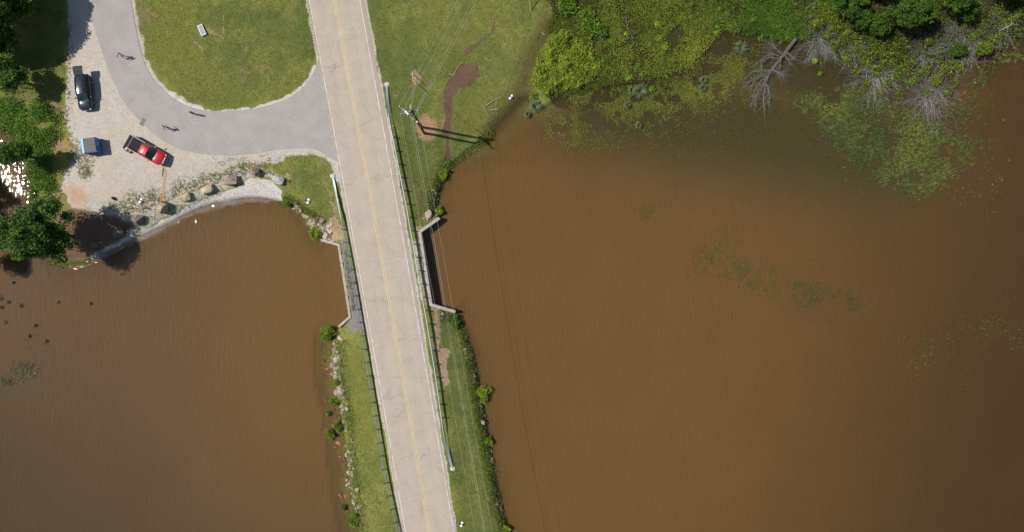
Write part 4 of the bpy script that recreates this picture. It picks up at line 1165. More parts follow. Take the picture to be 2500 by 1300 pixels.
    if cap:
        m = MB(); m.ball((0, 0, 1.725), (.122, .108, .09), 10, 7); m.tube([(.07, 0, 1.71), (.20, 0, 1.70)], [.10, .07], 8); m.build('cap', cap, root, 60)
    if pose == 'hold':
        m = MB(); m.box((.50, 0, 1.10), (.14, .26, .06)); c = m.build('remote_controller', M_black, None)
        c.location = g; c.rotation_euler = (0, 0, face); tag(c, 'black remote controller held by the person in shorts', 'controller')
    return tag(root, label, 'person', 'people on the drive')
person(306, 140, R(200), 'person in a pale shirt, black shorts and white shoes on the drive', cloth('pale_shirt', (0.70, 0.73, 0.82)), cloth('black_shorts', (0.015, 0.015, 0.02)), M_wpanel, M_hair, 'hold', True)
person(413, 315, R(120), 'person in a red cap and white shirt walking near the pickup', cloth('white_shirt', (0.78, 0.79, 0.82)), cloth('black_trousers', (0.015, 0.015, 0.018)), M_wpanel, M_hair, 'walk', False, cloth('red_cap', (0.68, 0.04, 0.02)))
person(477.5, 280.5, R(60), 'person in dark clothes standing at the edge of the lawn', cloth('dark_green_shirt', (0.03, 0.045, 0.042)), cloth('dark_trousers', (0.03, 0.025, 0.04)), M_black, M_hair, 'stand', True)
# ---------------------------------------------------------------- stones and boulders
def stone_mat(name, cols, sc=2.5):
    m, nt, b, out = new_mat(name)
    geo = node(nt, 'ShaderNodeNewGeometry'); oi = node(nt, 'ShaderNodeObjectInfo')
    v = math_(nt, 'ADD', math_(nt, 'MULTIPLY', noise(nt, geo.outputs['Position'], sc, 6.0, 0.65), 0.75), math_(nt, 'MULTIPLY', oi.outputs['Random'], 0.28))
    c = ramp(nt, v, [(0.30, cols[0]), (0.50, cols[1]), (0.72, cols[2])])
    z = node(nt, 'ShaderNodeSeparateXYZ', {0: geo.outputs['Position']}).outputs[2]
    wetf = maprange(nt, z, 0.02, 0.14, 1.0, 0.0)
    c = mix(nt, wetf, c, mix(nt, 1.0, c, (0.72, 0.42, 0.26), 'MULTIPLY'))
    nt.links.new(c, b.inputs['Base Color']); b.inputs['Roughness'].default_value = 0.88
    bn = node(nt, 'ShaderNodeBump', {'Height': noise(nt, geo.outputs['Position'], 14.0, 5.0), 'Strength': 0.5, 'Distance': 0.05})
    nt.links.new(bn.outputs[0], b.inputs['Normal'])
    return m
M_rip = stone_mat('pale_riprap_stone', [(0.17, 0.115, 0.08), (0.37, 0.285, 0.215), (0.54, 0.455, 0.37)])
M_rock = stone_mat('brown_bank_rock', [(0.12, 0.085, 0.06), (0.30, 0.21, 0.15), (0.50, 0.40, 0.31)])
M_boul = stone_mat('tan_boulder', [(0.16, 0.115, 0.075), (0.44, 0.34, 0.215), (0.64, 0.55, 0.39)], 3.0)
M_boul2 = stone_mat('pinkish_boulder', [(0.14, 0.105, 0.085), (0.36, 0.28, 0.23), (0.54, 0.45, 0.38)], 3.0)
M_boul3 = stone_mat('grey_lichen_boulder', [(0.06, 0.055, 0.05), (0.28, 0.26, 0.23), (0.62, 0.60, 0.56)], 4.0)
M_boul4 = stone_mat('shade_tinted_boulder', [(0.05, 0.038, 0.03), (0.14, 0.10, 0.075), (0.24, 0.18, 0.14)], 3.0)  # tree shade put into the stone colour of the two shaded boulders
def hull_mesh(name, seed, n=14, blocky=0.55):
    r = random.Random(seed); bm = bmesh.new()
    for k in range(n):
        v = Vector((r.gauss(0, 1), r.gauss(0, 1), r.gauss(0, 1))).normalized()
        m = max(abs(v.x), abs(v.y), abs(v.z)); v = v / (m ** blocky) * r.uniform(.86, 1.06)
        bm.verts.new(v)
    res = bmesh.ops.convex_hull(bm, input=bm.verts)
    bmesh.ops.delete(bm, geom=[g for g in res['geom_interior'] if isinstance(g, bmesh.types.BMVert)], context='VERTS')
    bmesh.ops.recalc_face_normals(bm, faces=bm.faces)
    me = bpy.data.meshes.new(name); bm.to_mesh(me); bm.free(); return me
STONES = {}
def stone_meshes(mat):
    if mat.name not in STONES:
        L = []
        for s in range(9):
            me = hull_mesh('stone', 100 + s + len(STONES) * 20, 15); me.materials.append(mat); L.append(me)
        STONES[mat.name] = L
    return STONES[mat.name]
def riprap(label, mat, spots, ref):
    o0 = G(*ref); root = empty('riprap_bank', o0)
    for (x, y, s, dz) in spots:
        q = G(x, y)
        o = link('stone', random.choice(stone_meshes(mat)), None, root)
        sx, sy = s * random.uniform(.75, 1.2), s * random.uniform(.6, 1.0); sz = s * random.uniform(.4, .65)
        zc = (q.z + sz * .25) if dz is None else dz - sz * .8
        o.location = Vector((q.x, q.y, zc)) - o0; o.scale = (sx, sy, sz); o.rotation_euler = (random.uniform(-.25, .25), random.uniform(-.25, .25), random.uniform(0, 6.28))
    return tag(root, label, 'rocks', 'rocky banks')
def along(pts, n, spread, smin, smax, off=0.0, sub=None):
    out = []; pts = [Vector(p) for p in pts]
    L = [(b - a).length for a, b in zip(pts[:-1], pts[1:])]; T = sum(L)
    for _ in range(n):
        t = random.uniform(0, T); k = 0
        while k < len(L) - 1 and t > L[k]: t -= L[k]; k += 1
        d = (pts[k + 1] - pts[k]).normalized(); p = pts[k] + d * t + Vector((-d.y, d.x)) * (off + random.gauss(0, spread))
        out.append((p.x, p.y, random.uniform(smin, smax) * (1.0 if random.random() < .8 else 1.45), sub))
    return out
sp = along([(712, 500), (740, 528), (760, 560), (775, 588)], 46, 4, .2, .40, -7) + along([(752, 540), (785, 575), (800, 592)], 40, 9, .18, .36, -6)
sp += [(703, 507, .42, -.02), (706, 518, .34, -.05), (719, 503, .5, .12), (758, 569, .62, -.01), (788, 541, .55, None), (798, 577, .75, None), (795, 557, .45, None), (807, 565, .45, None), (784, 563, .5, None), (800, 588, .5, None), (813, 588, .4, None), (808, 550, .4, None)]
riprap('pale broken rocks lining the cove corner by the west culvert wall', M_rip, sp, (760, 550))
sp = along([(822, 825), (818, 860), (815, 890), (820, 930), (834, 975), (838, 1010), (842, 1050), (848, 1100), (853, 1150), (858, 1200), (868, 1250)], 105, 6, .18, .40, -3)
sp += along([(810, 850), (800, 900), (812, 950), (828, 1020), (838, 1100), (845, 1180), (855, 1250)], 60, 8, .24, .48, 5, -0.03)
sp += [(815, 870, .52, .28), (821, 917, .75, .4), (845, 970, .62, None), (823, 958, .45, None), (838, 1008, .4, None), (840, 1028, .4, None), (811, 893, .4, None), (798, 905, .5, -.04)]
riprap('pale rocks lining the west edge of the causeway in shallow water', M_rip, sp, (825, 960))
sp = along([(1072, 448), (1064, 470), (1062, 495), (1068, 510)], 26, 5, .12, .34, 0)
riprap('small rock pile on the east bank just north of the culvert wall', M_rock, sp, (1066, 475))
sp = along([(1140, 850), (1152, 890), (1160, 930), (1168, 985), (1184, 1040), (1194, 1090), (1202, 1140), (1212, 1200), (1226, 1260), (1236, 1300)], 46, 4, .18, .38, 2)
sp += [(1162, 905, .45, None), (1148, 863, .35, None), (1178, 1005, .3, None), (1200, 1125, .4, None), (1221, 1240, .5, None), (1196, 1100, .35, None)]
riprap('scattered brown rocks along the east edge of the causeway', M_rock, sp, (1180, 1050))
sp = [(1080, 771, .5, None), (1100, 768, .32, None), (1076, 753, .42, None)]
riprap('flat pale slabs behind the south wing of the east culvert wall', M_rip, sp, (1085, 765))
sp = [(1045, 525, .7, None), (1060, 530, .6, None), (1035, 535, .35, None)]
riprap('flat concrete slabs behind the north wing of the east culvert wall', M_rip, sp, (1048, 528))

def boulder(px, py, sx, sy, sz, rz, seed, mat, label, lift=.38):
    sx *= 1.12; sy *= 1.12; sz *= 1.1
    me = hull_mesh('boulder', seed, 26, .7); bm = bmesh.new(); bm.from_mesh(me)
    bmesh.ops.bevel(bm, geom=list(bm.edges), offset=.035, segments=1, affect='EDGES')
    bmesh.ops.triangulate(bm, faces=bm.faces); bmesh.ops.subdivide_edges(bm, edges=bm.edges, cuts=1)
    rr = random.Random(seed)
    for v in bm.verts: v.co *= rr.uniform(.955, 1.04)
    bm.to_mesh(me); bm.free(); me.polygons.foreach_set('use_smooth', [True] * len(me.polygons)); me.set_sharp_from_angle(angle=R(20))
    g = G(px, py); o = link('boulder', me, mat); o.location = g + Vector((0, 0, sz * lift)); o.scale = (sx, sy, sz); o.rotation_euler = (0, 0, rz)
    return tag(o, label, 'boulder', 'boulders along the cove')
boulder(567, 440, .98, .72, .75, R(8), 3, M_boul2, 'large pinkish boulder with a flat top at the head of the cove')
boulder(624, 420, .72, .52, .65, R(-25), 5, M_boul, 'tan boulder standing farthest from the water near the drive')
boulder(680, 441, .85, .60, .62, R(-6), 8, M_boul3, 'grey and white blotched boulder beside the thin marker post')
boulder(509, 464, .82, .56, .62, R(20), 11, M_boul, 'elongated tan boulder west of the large pinkish one')
boulder(456, 483, .72, .55, .55, R(18), 14, M_boul, 'smaller tan boulder, second west of the large pinkish one')
boulder(403, 509, .78, .66, .85, R(55), 17, M_boul, 'triangular golden boulder below the red truck tracks')
boulder(340, 539, .78, .72, .75, R(-10), 21, M_boul2, 'squarish brown boulder at the edge of the tree shadow')
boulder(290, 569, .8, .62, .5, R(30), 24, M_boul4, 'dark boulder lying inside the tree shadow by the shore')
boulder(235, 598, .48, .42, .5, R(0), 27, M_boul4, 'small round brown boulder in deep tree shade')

# ---------------------------------------------------------------- foliage generators
def kites(C, size, aspect=.55, up=.8, tint=None, direction=None, dspread=3.14, elev=0.0, seed=1):
    """leaf-shaped quads at points C (n,3); up = how much blades face the sky"""
    r = np.random.default_rng(seed); n = len(C)
    N = r.normal(size=(n, 3)) * (1 - up) + np.array([0, 0, up]); N /= np.linalg.norm(N, axis=1)[:, None] + 1e-9
    a = (r.uniform(-dspread, dspread, n) + (0 if direction is None else direction))
    D = np.stack([np.cos(a), np.sin(a), np.full(n, elev) + r.normal(0, .15, n)], 1)
    D -= N * np.sum(D * N, 1)[:, None] * (1 if elev == 0 else 0.3); D /= np.linalg.norm(D, axis=1)[:, None] + 1e-9
    S = np.cross(N, D); S /= np.linalg.norm(S, axis=1)[:, None] + 1e-9
    s = (np.asarray(size) * r.uniform(.6, 1.25, n))[:, None]
    V = np.stack([C - D * s * .5, C + S * s * aspect * .5 - D * s * .05, C + D * s * .5, C - S * s * aspect * .5 - D * s * .05], 1).reshape(-1, 3)
    F = np.arange(4 * n).reshape(n, 4)
    if tint is None: tint = r.uniform(0, 1, n)
    return V, F, np.repeat(np.clip(tint, 0, 1), 4)
def kite_obj(name, C, size, mat, parent=None, **kw):
    V, F, T = kites(C, size, **kw)
    return link(name, np_mesh(name, V, F, attrs={'tint': T}), mat, parent)
def tubes(segs, n=3):
    """many tapered 2-point tubes at once: segs (m,8) = a, b, ra, rb"""
    S = np.asarray(segs, float); A = S[:, :3]; B = S[:, 3:6]; ra = S[:, 6:7]; rb = S[:, 7:8]
    D = B - A; D /= np.linalg.norm(D, axis=1)[:, None] + 1e-9
    ref = np.where(np.abs(D[:, 2:3]) < .9, np.array([[0, 0, 1.]]), np.array([[1., 0, 0]]))
    U = np.cross(D, ref); U /= np.linalg.norm(U, axis=1)[:, None] + 1e-9; W = np.cross(D, U)
    V = []
    for P_, r_ in ((A, ra), (B, rb)):
        for k in range(n):
            an = 2 * math.pi * k / n; V.append(P_ + (U * math.cos(an) + W * math.sin(an)) * r_)
    V = np.stack(V, 1).reshape(-1, 3); m = len(S); b = np.arange(m) * 2 * n
    F = np.concatenate([np.stack([b + k, b + (k + 1) % n, b + n + (k + 1) % n, b + n + k], 1) for k in range(n)])
    return V, F
M_leafdark = leaf_mat('dark_tree_leaves', (0.022, 0.050, 0.010), (0.080, 0.150, 0.024), (0.14, 0.23, 0.035))
M_leafmid = leaf_mat('green_tree_leaves', (0.032, 0.070, 0.009), (0.110, 0.210, 0.022), (0.22, 0.32, 0.035))
M_leaflight = leaf_mat('yellow_green_leaves', (0.070, 0.115, 0.010), (0.220, 0.310, 0.025), (0.40, 0.46, 0.055))
M_bark = simple_mat('brown_bark', (0.10, 0.075, 0.055), 0.9, 0.3, 4, bump=.3)
M_deadwood = simple_mat('grey_dead_wood', (0.205, 0.195, 0.180), 0.85, 0.25, 2.0)
M_darklog = simple_mat('dark_wet_log', (0.11, 0.085, 0.068), 0.8, 0.4, 5.0, bump=.5)
M_stick = simple_mat('driftwood', (0.36, 0.25, 0.17), 0.85, 0.3, 4)
M_palestick = simple_mat('pale_bare_stick', (0.52, 0.42, 0.22), 0.85, 0.2, 4)
def crown_points(r, R3, n_cl, per, cl_r, hollow=.45):
    d = r.normal(size=(n_cl, 3)); d /= np.linalg.norm(d, axis=1)[:, None]
    lob = r.normal(size=(6, 3)); lob /= np.linalg.norm(lob, axis=1)[:, None]
    rad = r.uniform(hollow, 1, n_cl) ** .6 * (.50 + .66 * np.clip((d @ lob.T).max(1), 0, 1) ** 3)
    cl = d * rad[:, None] * np.array(R3); cl[:, 2] = np.where(cl[:, 2] < -.5 * R3[2], cl[:, 2] * .4, cl[:, 2])
    sz = r.uniform(.6, 1.3, n_cl) * cl_r
    idx = np.repeat(np.arange(n_cl), per)
    g = r.normal(size=(len(idx), 3)); g /= np.linalg.norm(g, axis=1)[:, None]; g *= (r.uniform(0, 1, len(idx)) ** .45)[:, None]
    g[:, 2] *= .65
    C = cl[idx] + g * sz[idx][:, None]
    return cl, C, idx
def tree(name, px, py, h, R3, mat, label, seed, n_cl=60, per=110, leaf=.30, group=None, cl_r=.95, zc=None, cat='tree', lean=(0, 0), bark=None, aspect=.6):
    r = np.random.default_rng(seed); g = G(px, py); g.z = max(g.z, -.2); root = empty(name, g)
    zc = h - R3[2] * .9 if zc is None else zc
    cl, C, idx = crown_points(r, R3, n_cl, per, cl_r)
    off = np.array([lean[0], lean[1], zc]); clt = r.uniform(.0, .55, n_cl)
    t = clt[idx] + r.uniform(0, .5, len(idx))
    kite_obj('crown', C + off, leaf, mat, root, aspect=aspect, up=.55, tint=t, seed=seed)
    m = MB(); r0 = max(.05, .022 * h)
    top = Vector((lean[0] * .8, lean[1] * .8, zc)); m.tube([(0, 0, -.3), Vector((lean[0] * .2, lean[1] * .2, zc * .4)), top], [r0 * 1.25, r0, r0 * .55], 8)
    for k in range(min(16, n_cl)):
        a = top * r.uniform(.45, .95); b = Vector(cl[k] + off) * .95
        mid = a.lerp(b, .5) + Vector((0, 0, .12 * (b - a).length)); m.tube([a, mid, b], [r0 * .42, r0 * .28, r0 * .1], 5)
    m.build('trunk', bark or M_bark, root, 60)
    return tag(root, label, cat, group)
# trees on the left bank
M_brushleaf = leaf_mat('brush_tree_leaves', (0.018, 0.040, 0.006), (0.068, 0.132, 0.014), (0.15, 0.215, 0.022))  # both brush leaf colours darkened to carry the lens corner falloff
M_brushlight = leaf_mat('brush_yellow_leaves', (0.045, 0.070, 0.006), (0.150, 0.200, 0.016), (0.30, 0.33, 0.035))
LG = 'trees on the west bank'
tree('shade_tree', 160, 574, 9.4, (4.6, 4.5, 3.4), M_leafdark, 'large round dark green tree leaning over the lake beside the shaded shore', 11, 150, 120, .33, LG, .95)
tree('shade_tree', 86, 386, 6.4, (3.0, 1.5, 1.5), M_leafdark, 'dark green tree reaching over the glittering pond inlet', 12, 46, 130, .30, LG, .75)
tree('shade_tree', 66, 205, 5.4, (2.3, 2.2, 1.6), M_leafdark, 'small dark tree opposite the black SUV', 13, 44, 120, .30, LG, .75, lean=(-.3, 0))
tree('shade_tree', 60, 62, 9.0, (3.7, 3.9, 3.0), M_leafdark, 'tall tree at the corner, shading the top of the gravel verge', 14, 120, 140, .34, LG, 1.05)
tree('shade_tree', 74, -28, 9.2, (4.0, 3.6, 3.0), M_leafdark, 'tall tree whose crown is cut by the upper frame edge', 15, 120, 140, .34, LG, 1.05)
tree('shade_tree', -30, 118, 8.2, (3.4, 3.4, 2.8), M_leafmid, 'tree behind the corner tree, mostly beyond the left frame edge', 16, 60, 120, .34, LG, 1.0)
tree('shade_tree', 5, 40, 8.6, (3.6, 3.8, 2.8), M_leafdark, 'dense tree just behind the tall corner tree', 20, 100, 130, .34, LG, 1.0)
tree('shade_tree', 96, 20, 7.0, (2.8, 3.0, 2.2), M_leafdark, 'tree between the corner tree and the gravel verge, wholly in shade', 22, 80, 130, .32, LG, .9)
tree('shade_tree', 40, 120, 6.6, (2.8, 2.6, 2.2), M_leafdark, 'dark tree above the small tree opposite the SUV', 23, 80, 130, .32, LG, .9)
tree('shade_tree', -20, -10, 9.5, (4.2, 4.2, 3.2), M_leafmid, 'farthest left tree of the upper corner', 17, 60, 120, .36, LG, 1.1)
tree('shade_tree', -45, 470, 6.6, (2.6, 3.0, 2.2), M_leafdark, 'tree on the far bank of the pond inlet at the left frame edge', 18, 40, 120, .32, LG, .9)
tree('shade_tree', 58, 560, 7.4, (3.4, 3.6, 2.4), M_leafdark, 'dark tree left of the large round tree, cut by the left frame edge', 21, 70, 140, .32, LG, 1.0)
tree('shade_tree', 20, 640, 5.0, (2.2, 2.0, 1.6), M_leafdark, 'low dark tree below the large round tree at the lake edge', 19, 36, 120, .30, LG, .8)
# trees and brush at the upper right
RG = 'trees in the flooded brush'
for k, (x, y, h, r3, mt, lab) in enumerate([
    (2195, 60, 6.2, (3.7, 3.0, 2.2), M_brushleaf, 'largest bright green tree in the flooded brush at upper right'),
    (2045, 22, 4.6, (2.4, 2.2, 1.6), M_brushleaf, 'dark green tree just right of the bare trunk by the reeds'),
    (2120, -25, 5.6, (3.2, 2.4, 1.8), M_brushleaf, 'green tree at the upper frame edge left of the largest green tree'),
    (2300, 20, 5.8, (2.8, 2.2, 1.8), M_brushleaf, 'green tree at the upper frame edge right of the largest green tree'),
    (2330, 45, 3.4, (1.3, 1.1, .9), M_brushleaf, 'dark small tree behind the grey bare bush'),
    (2425, 0, 5.5, (2.6, 2.2, 1.7), M_brushleaf, 'dark tree in the upper right corner beside the white dead trunk'),
    (2490, 60, 4.6, (2.2, 2.0, 1.5), M_brushleaf, 'dark olive tree at the right frame edge above the open water'),
    (2392, 126, 1.8, (1.1, .7, .5), M_brushlight, 'low yellow green bush at the end of the flooded brush'),
    (2322, 132, 2.0, (.9, .7, .6), M_brushleaf, 'low green bush between two bare grey bushes'),
    (2085, 60, 2.8, (1.6, 1.3, .9), M_brushleaf, 'small green bush behind the leafy bare bush'),
    (2125, 75, 3.6, (1.7, 1.4, 1.1), M_brushleaf, 'green sapling left of the largest green tree')]):
    tree('brush_tree', x, y, h, r3, mt, lab, 40 + k, int(22 + 9 * r3[0] * r3[1]), 75, .25, RG, .62)
# bare grey bushes standing in the water
def bare_bush(px, py, rad, h, n, label, seed, leafy=0.0, leaf_side=(0, .4), z0=-.1):
    r = np.random.default_rng(seed); g = G(px, py); g.z = max(min(g.z, .2), -.15); root = empty('bare_bush', g)
    segs = []; tips = []
    for k in range(n):
        a = r.uniform(0, 2 * math.pi); el = r.uniform(.08, .95) ; L = rad * r.uniform(.45, 1.12)
        p = np.array([r.normal(0, .12 * rad), r.normal(0, .12 * rad), z0]); rr = r.uniform(.014, .060)
        d = np.array([math.cos(a) * math.cos(el), math.sin(a) * math.cos(el), math.sin(el) * h / rad * .8])
        st = 6
        for s in range(st):
            d2 = d + np.array([r.normal(0, .12), r.normal(0, .12), -.12 * s + r.normal(0, .07)]); q = p + d2 * L / st
            q[2] = max(q[2], -.05); r2 = rr * (1 - .8 * (s + 1) / st) + .006; segs.append([*p, *q, rr * (1 - .8 * s / st) + .006, r2])
            if s >= 1:
                for _ in range(3):
                    t = d2 + r.normal(0, .5, 3); e = q + t * L * r.uniform(.08, .22); e[2] = max(e[2], .02); segs.append([*q, *e, .012, .006]); tips.append(e)
                    if r.uniform() < .6:
                        f = e + (t + r.normal(0, .5, 3)) * L * .08; segs.append([*e, *f, .008, .004])
            p = q
        tips.append(p)
    V, F = tubes(segs); b = link('branches', np_mesh('branches', V, F), M_deadwood, root); b['kind'] = 'stuff'
    if leafy > 0:
        T = np.array(tips); key = (T[:, 0] * leaf_side[0] + T[:, 1] * leaf_side[1]) / rad + r.normal(0, .14, len(T)) + .7 * (T[:, 2] / h) + .5 * np.sin(T[:, 0] * 2.1 + seed) * np.cos(T[:, 1] * 1.9)
        T = T[np.argsort(-key)[:int(len(T) * leafy)]]
        C = np.repeat(T, 9, 0) + r.normal(0, .20, (len(T) * 9, 3)); C[:, 2] += .25
        kite_obj('leaves', C, .22, M_brushlight, root, aspect=.6, up=.65, seed=seed)
    return tag(root, label, 'bush', 'bare bushes in the flooded brush')
bare_bush(2005, 92, 4.2, 2.6, 170, 'bare grey bush with yellow green leaves at the left end of the brush', 70, .24, (.5, .6))
bare_bush(2138, 180, 6.0, 3.0, 260, 'bare spreading bush topped with yellow green leaves standing in water', 71, .30, (.25, .6))
bare_bush(2262, 230, 5.6, 2.8, 300, 'barest grey bush, fan-shaped, standing farthest into the lake', 72, .10, (.1, .6))
bare_bush(2248, 135, 3.0, 3.2, 60, 'small pale bare bush between the two large spreading ones', 73, .02)
bare_bush(2345, 95, 5.0, 3.2, 180, 'bare grey bush right of the green trees, near the dead trunk', 74, .08, (.5, .3))
bare_bush(2440, 62, 3.4, 2.6, 80, 'thin bare bush around the white dead trunk', 75, .15, (.4, 0))
bare_bush(1600, 2, 2.2, 1.0, 60, 'low dead brush among the reeds at the upper frame edge', 76, 0.0)
bare_bush(2088, 105, 3.0, 1.6, 110, 'brown low brush behind the leafy bush', 77, .08)
bare_bush(2345, 172, 2.4, 1.2, 60, 'low bare twigs at the tip of the brush by open water', 78, .06)
g = G(2437, 78); root = empty('dead_trunk', g); m = MB(); m.tube([(0, 0, -.3), (.05, .1, 2), (0, .1, 3.0)], [.13, .11, .06], 8)
for k in range(5): m.tube([(0.03, .1, 1.2 + k * .35), (.9 * math.cos(k * 2.1), .9 * math.sin(k * 2.1), 1.6 + k * .4)], [.05, .015], 4)
m.build('trunk', simple_mat('bleached_trunk', (0.34, 0.31, 0.28), .8, .2, 4), root, 60); tag(root, 'white dead tree trunk standing at the right end of the brush', 'dead tree')
# fallen dead tree
g = G(1912, 138); g.z = 0; root = empty('fallen_tree', g)
def rel(x, y, z): return P(x, y, z) - g
m = MB(); m.tube([rel(1943, 96, .25), rel(1928, 115, .3), rel(1911, 138, .32), rel(1896, 157, .3), rel(1884, 172, .28), rel(1874, 192, .2), rel(1868, 212, .12)], [.30, .29, .27, .26, .24, .15, .08], 9); m.build('trunk', M_darklog, root, 50)
r = np.random.default_rng(5); segs = []
br = [((1908, 140), (1890, 132), (1868, 138), (1853, 155)), ((1905, 144), (1878, 140), (1862, 150), (1858, 178)), ((1885, 172), (1862, 172), (1838, 176), (1818, 192)), ((1884, 173), (1858, 182), (1842, 192), (1828, 202)),
      ((1880, 180), (1858, 198), (1845, 214), (1836, 238)), ((1876, 190), (1862, 212), (1850, 232), (1842, 256)), ((1872, 198), (1866, 222), (1864, 244), (1866, 262)), ((1872, 205), (1878, 228), (1880, 240), (1876, 255)),
      ((1886, 172), (1900, 178), (1910, 184), (1917, 186)), ((1886, 170), (1904, 178), (1916, 180)), ((1918, 128), (1928, 134), (1936, 143)), ((1915, 134), (1924, 146), (1930, 158)), ((1906, 146), (1904, 160), (1896, 168)), ((1896, 120), (1888, 112), (1880, 108)), ((1912, 134), (1898, 122), (1882, 114)),
      ((1880, 178), (1852, 190), (1830, 212)), ((1876, 186), (1850, 222), (1832, 262))]
for b in br:
    pts = [np.array(rel(x, y, .35 + .25 * math.sin(i * .9) + r.uniform(0, .25))) for i, (x, y) in enumerate(b)]
    for i in range(len(pts) - 1):
        t0 = 1 - i / len(pts); segs.append([*pts[i], *pts[i + 1], .042 * t0 + .008, .042 * (t0 - 1 / len(pts)) + .008])
        for _ in range(14):
            u = r.uniform(.1, 1); q = pts[i] * (1 - u) + pts[i + 1] * u; d = (pts[i + 1] - pts[i]); d = d / np.linalg.norm(d) + r.normal(0, 1.0, 3) * np.array([1, 1, .4]); e = q + d * r.uniform(.2, .75); e[2] = max(e[2], .05)
            segs.append([*q, *e, .012, .006]); f = e + (d + r.normal(0, .4, 3)) * .3; f[2] = max(f[2], .04); segs.append([*e, *f, .007, .004])
V, F = tubes(segs, 4); o = link('branches', np_mesh('branches', V, F), M_deadwood, root); o['kind'] = 'stuff'
tag(root, 'fallen dead tree lying in the water, bare branches pointing to shore-side shallows', 'fallen tree')

# loose sticks and logs
def stick(pts, rad, mat, label, z=None, cat='stick', name='driftwood_stick'):
    P3 = []
    for p in pts:
        q = G(p[0], p[1]); q.z = max(q.z, 0) + (rad * .8 if len(p) < 3 else p[2]); 
        if len(p) == 3: q = P(p[0], p[1], q.z)
        P3.append(q)
    o0 = P3[0].copy(); m = MB(); n = len(P3)
    m.tube([p - o0 for p in P3], [rad * (1 - .5 * i / max(1, n - 1)) for i in range(n)], 6); o = m.build(name, mat, None, 50); o.location = o0
    return tag(o, label, cat, 'loose sticks')
stick([(1186, 260), (1201, 249), (1217, 242), (1226, 238)], .10, M_stick, 'bent brown branch, thickest of the sticks near the lake target')
stick([(1181, 259), (1189, 277), (1193, 284)], .07, M_stick, 'thin brown stick left of the crossed driftwood')
stick([(1212, 245), (1211.5, 262), (1211.5, 274), (1214, 282)], .06, M_stick, 'upright-lying twig crossing the pale split stick')
stick([(1198, 270), (1218, 265.5)], .07, M_palestick, 'pale split stick crossed by a thin twig')
stick([(1106, 293), (1120.5, 277.5)], .05, M_stick, 'straight stick on the lawn right of the mud trail')
stick([(1097, 180), (1107, 185)], .06, M_palestick, 'short pale stick at the left tip of the mud patch')
stick([(1107, 184), (1117, 165), (1132, 147)], .05, M_palestick, 'curved pale stick edging the left side of the mud patch')
stick([(1167, 154), (1172, 170), (1173, 185)], .035, M_palestick, 'thin stick edging the right side of the mud patch')
stick([(1323, 80), (1330, 87)], .06, M_palestick, 'short pale stick left of the reed bed')
stick([(1184, 140), (1190, 148), (1199, 148)], .045, M_palestick, 'hooked pale stick right of the mud patch')
stick([(1198, 112), (1225, 91)], .04, M_stick, 'thin dark stick above the mud patch')
stick([(1245, 188), (1248, 215)], .035, M_stick, 'thin grey stick above the lake target')
stick([(1526, 42), (1534, 70), (1543, 91), (1545, 104)], .11, M_darklog, 'long dark log lying in the marsh mud channel', name='marsh_log', cat='log')
stick([(1527, 128), (1540, 115.5)], .12, M_darklog, 'short grey log at the lower end of the mud channel', name='marsh_log', cat='log')
stick([(1966, 24), (1985, 10), (2004, -4)], .22, M_darklog, 'thick dark trunk lying among the marsh plants at the upper edge', name='marsh_log', cat='log')
stick([(178, 700), (194, 700.5)], .06, M_darklog, 'small dark stick floating off the shaded shore', name='floating_stick')
stick([(398, 412), (396.5, 432)], .06, M_darklog, 'dark stick beside the red tyre track in the gravel')
stick([(136, 383), (146, 379), (155, 381)], .05, M_palestick, 'pale forked branch at the edge of the gravel below the dumpster')
b0 = G(1297, 30); m = MB(); e = Vector((-7.9 / 17.2, 29.5 / 17.2, 1.6)); m.tube([(0, 0, -.1), e, e * 1.5], [.05, .045, .04], 6); o = m.build('leaning_stake', M_palestick); o.location = b0; tag(o, 'pale leaning stake in the lawn near the marsh edge', 'stake')

# ---------------------------------------------------------------- shrubs along the banks
M_shrub = leaf_mat('bank_shrub_leaves', (0.050, 0.090, 0.009), (0.165, 0.255, 0.024), (0.30, 0.38, 0.045))
def shrub(px, py, r3, mat, label, seed, n_cl=22, per=60, leaf=.20, z=.0):
    r = np.random.default_rng(seed); g = G(px, py); g.z = max(g.z, -.05); root = empty('bank_shrub', g)
    cl, C, idx = crown_points(r, r3, n_cl, per, .36 * min(r3[0], r3[1]) + .1, .3)
    C[:, 2] += r3[2] * .85; C[:, 2] = np.maximum(C[:, 2], .05)
    t = r.uniform(0, .45, n_cl)[idx] + r.uniform(0, .55, len(idx))
    kite_obj('foliage', C, leaf, mat, root, aspect=.55, up=.6, tint=t, seed=seed)
    m = MB()
    for k in range(6):
        a = k * 1.05; m.tube([(0, 0, -.3), (r3[0] * .5 * math.cos(a), r3[1] * .5 * math.sin(a), r3[2] * .9)], [.03, .012], 5)
    st = m.build('stems', M_bark, root); st['kind'] = 'stuff'
    return tag(root, label, 'shrub', 'shrubs along the causeway')
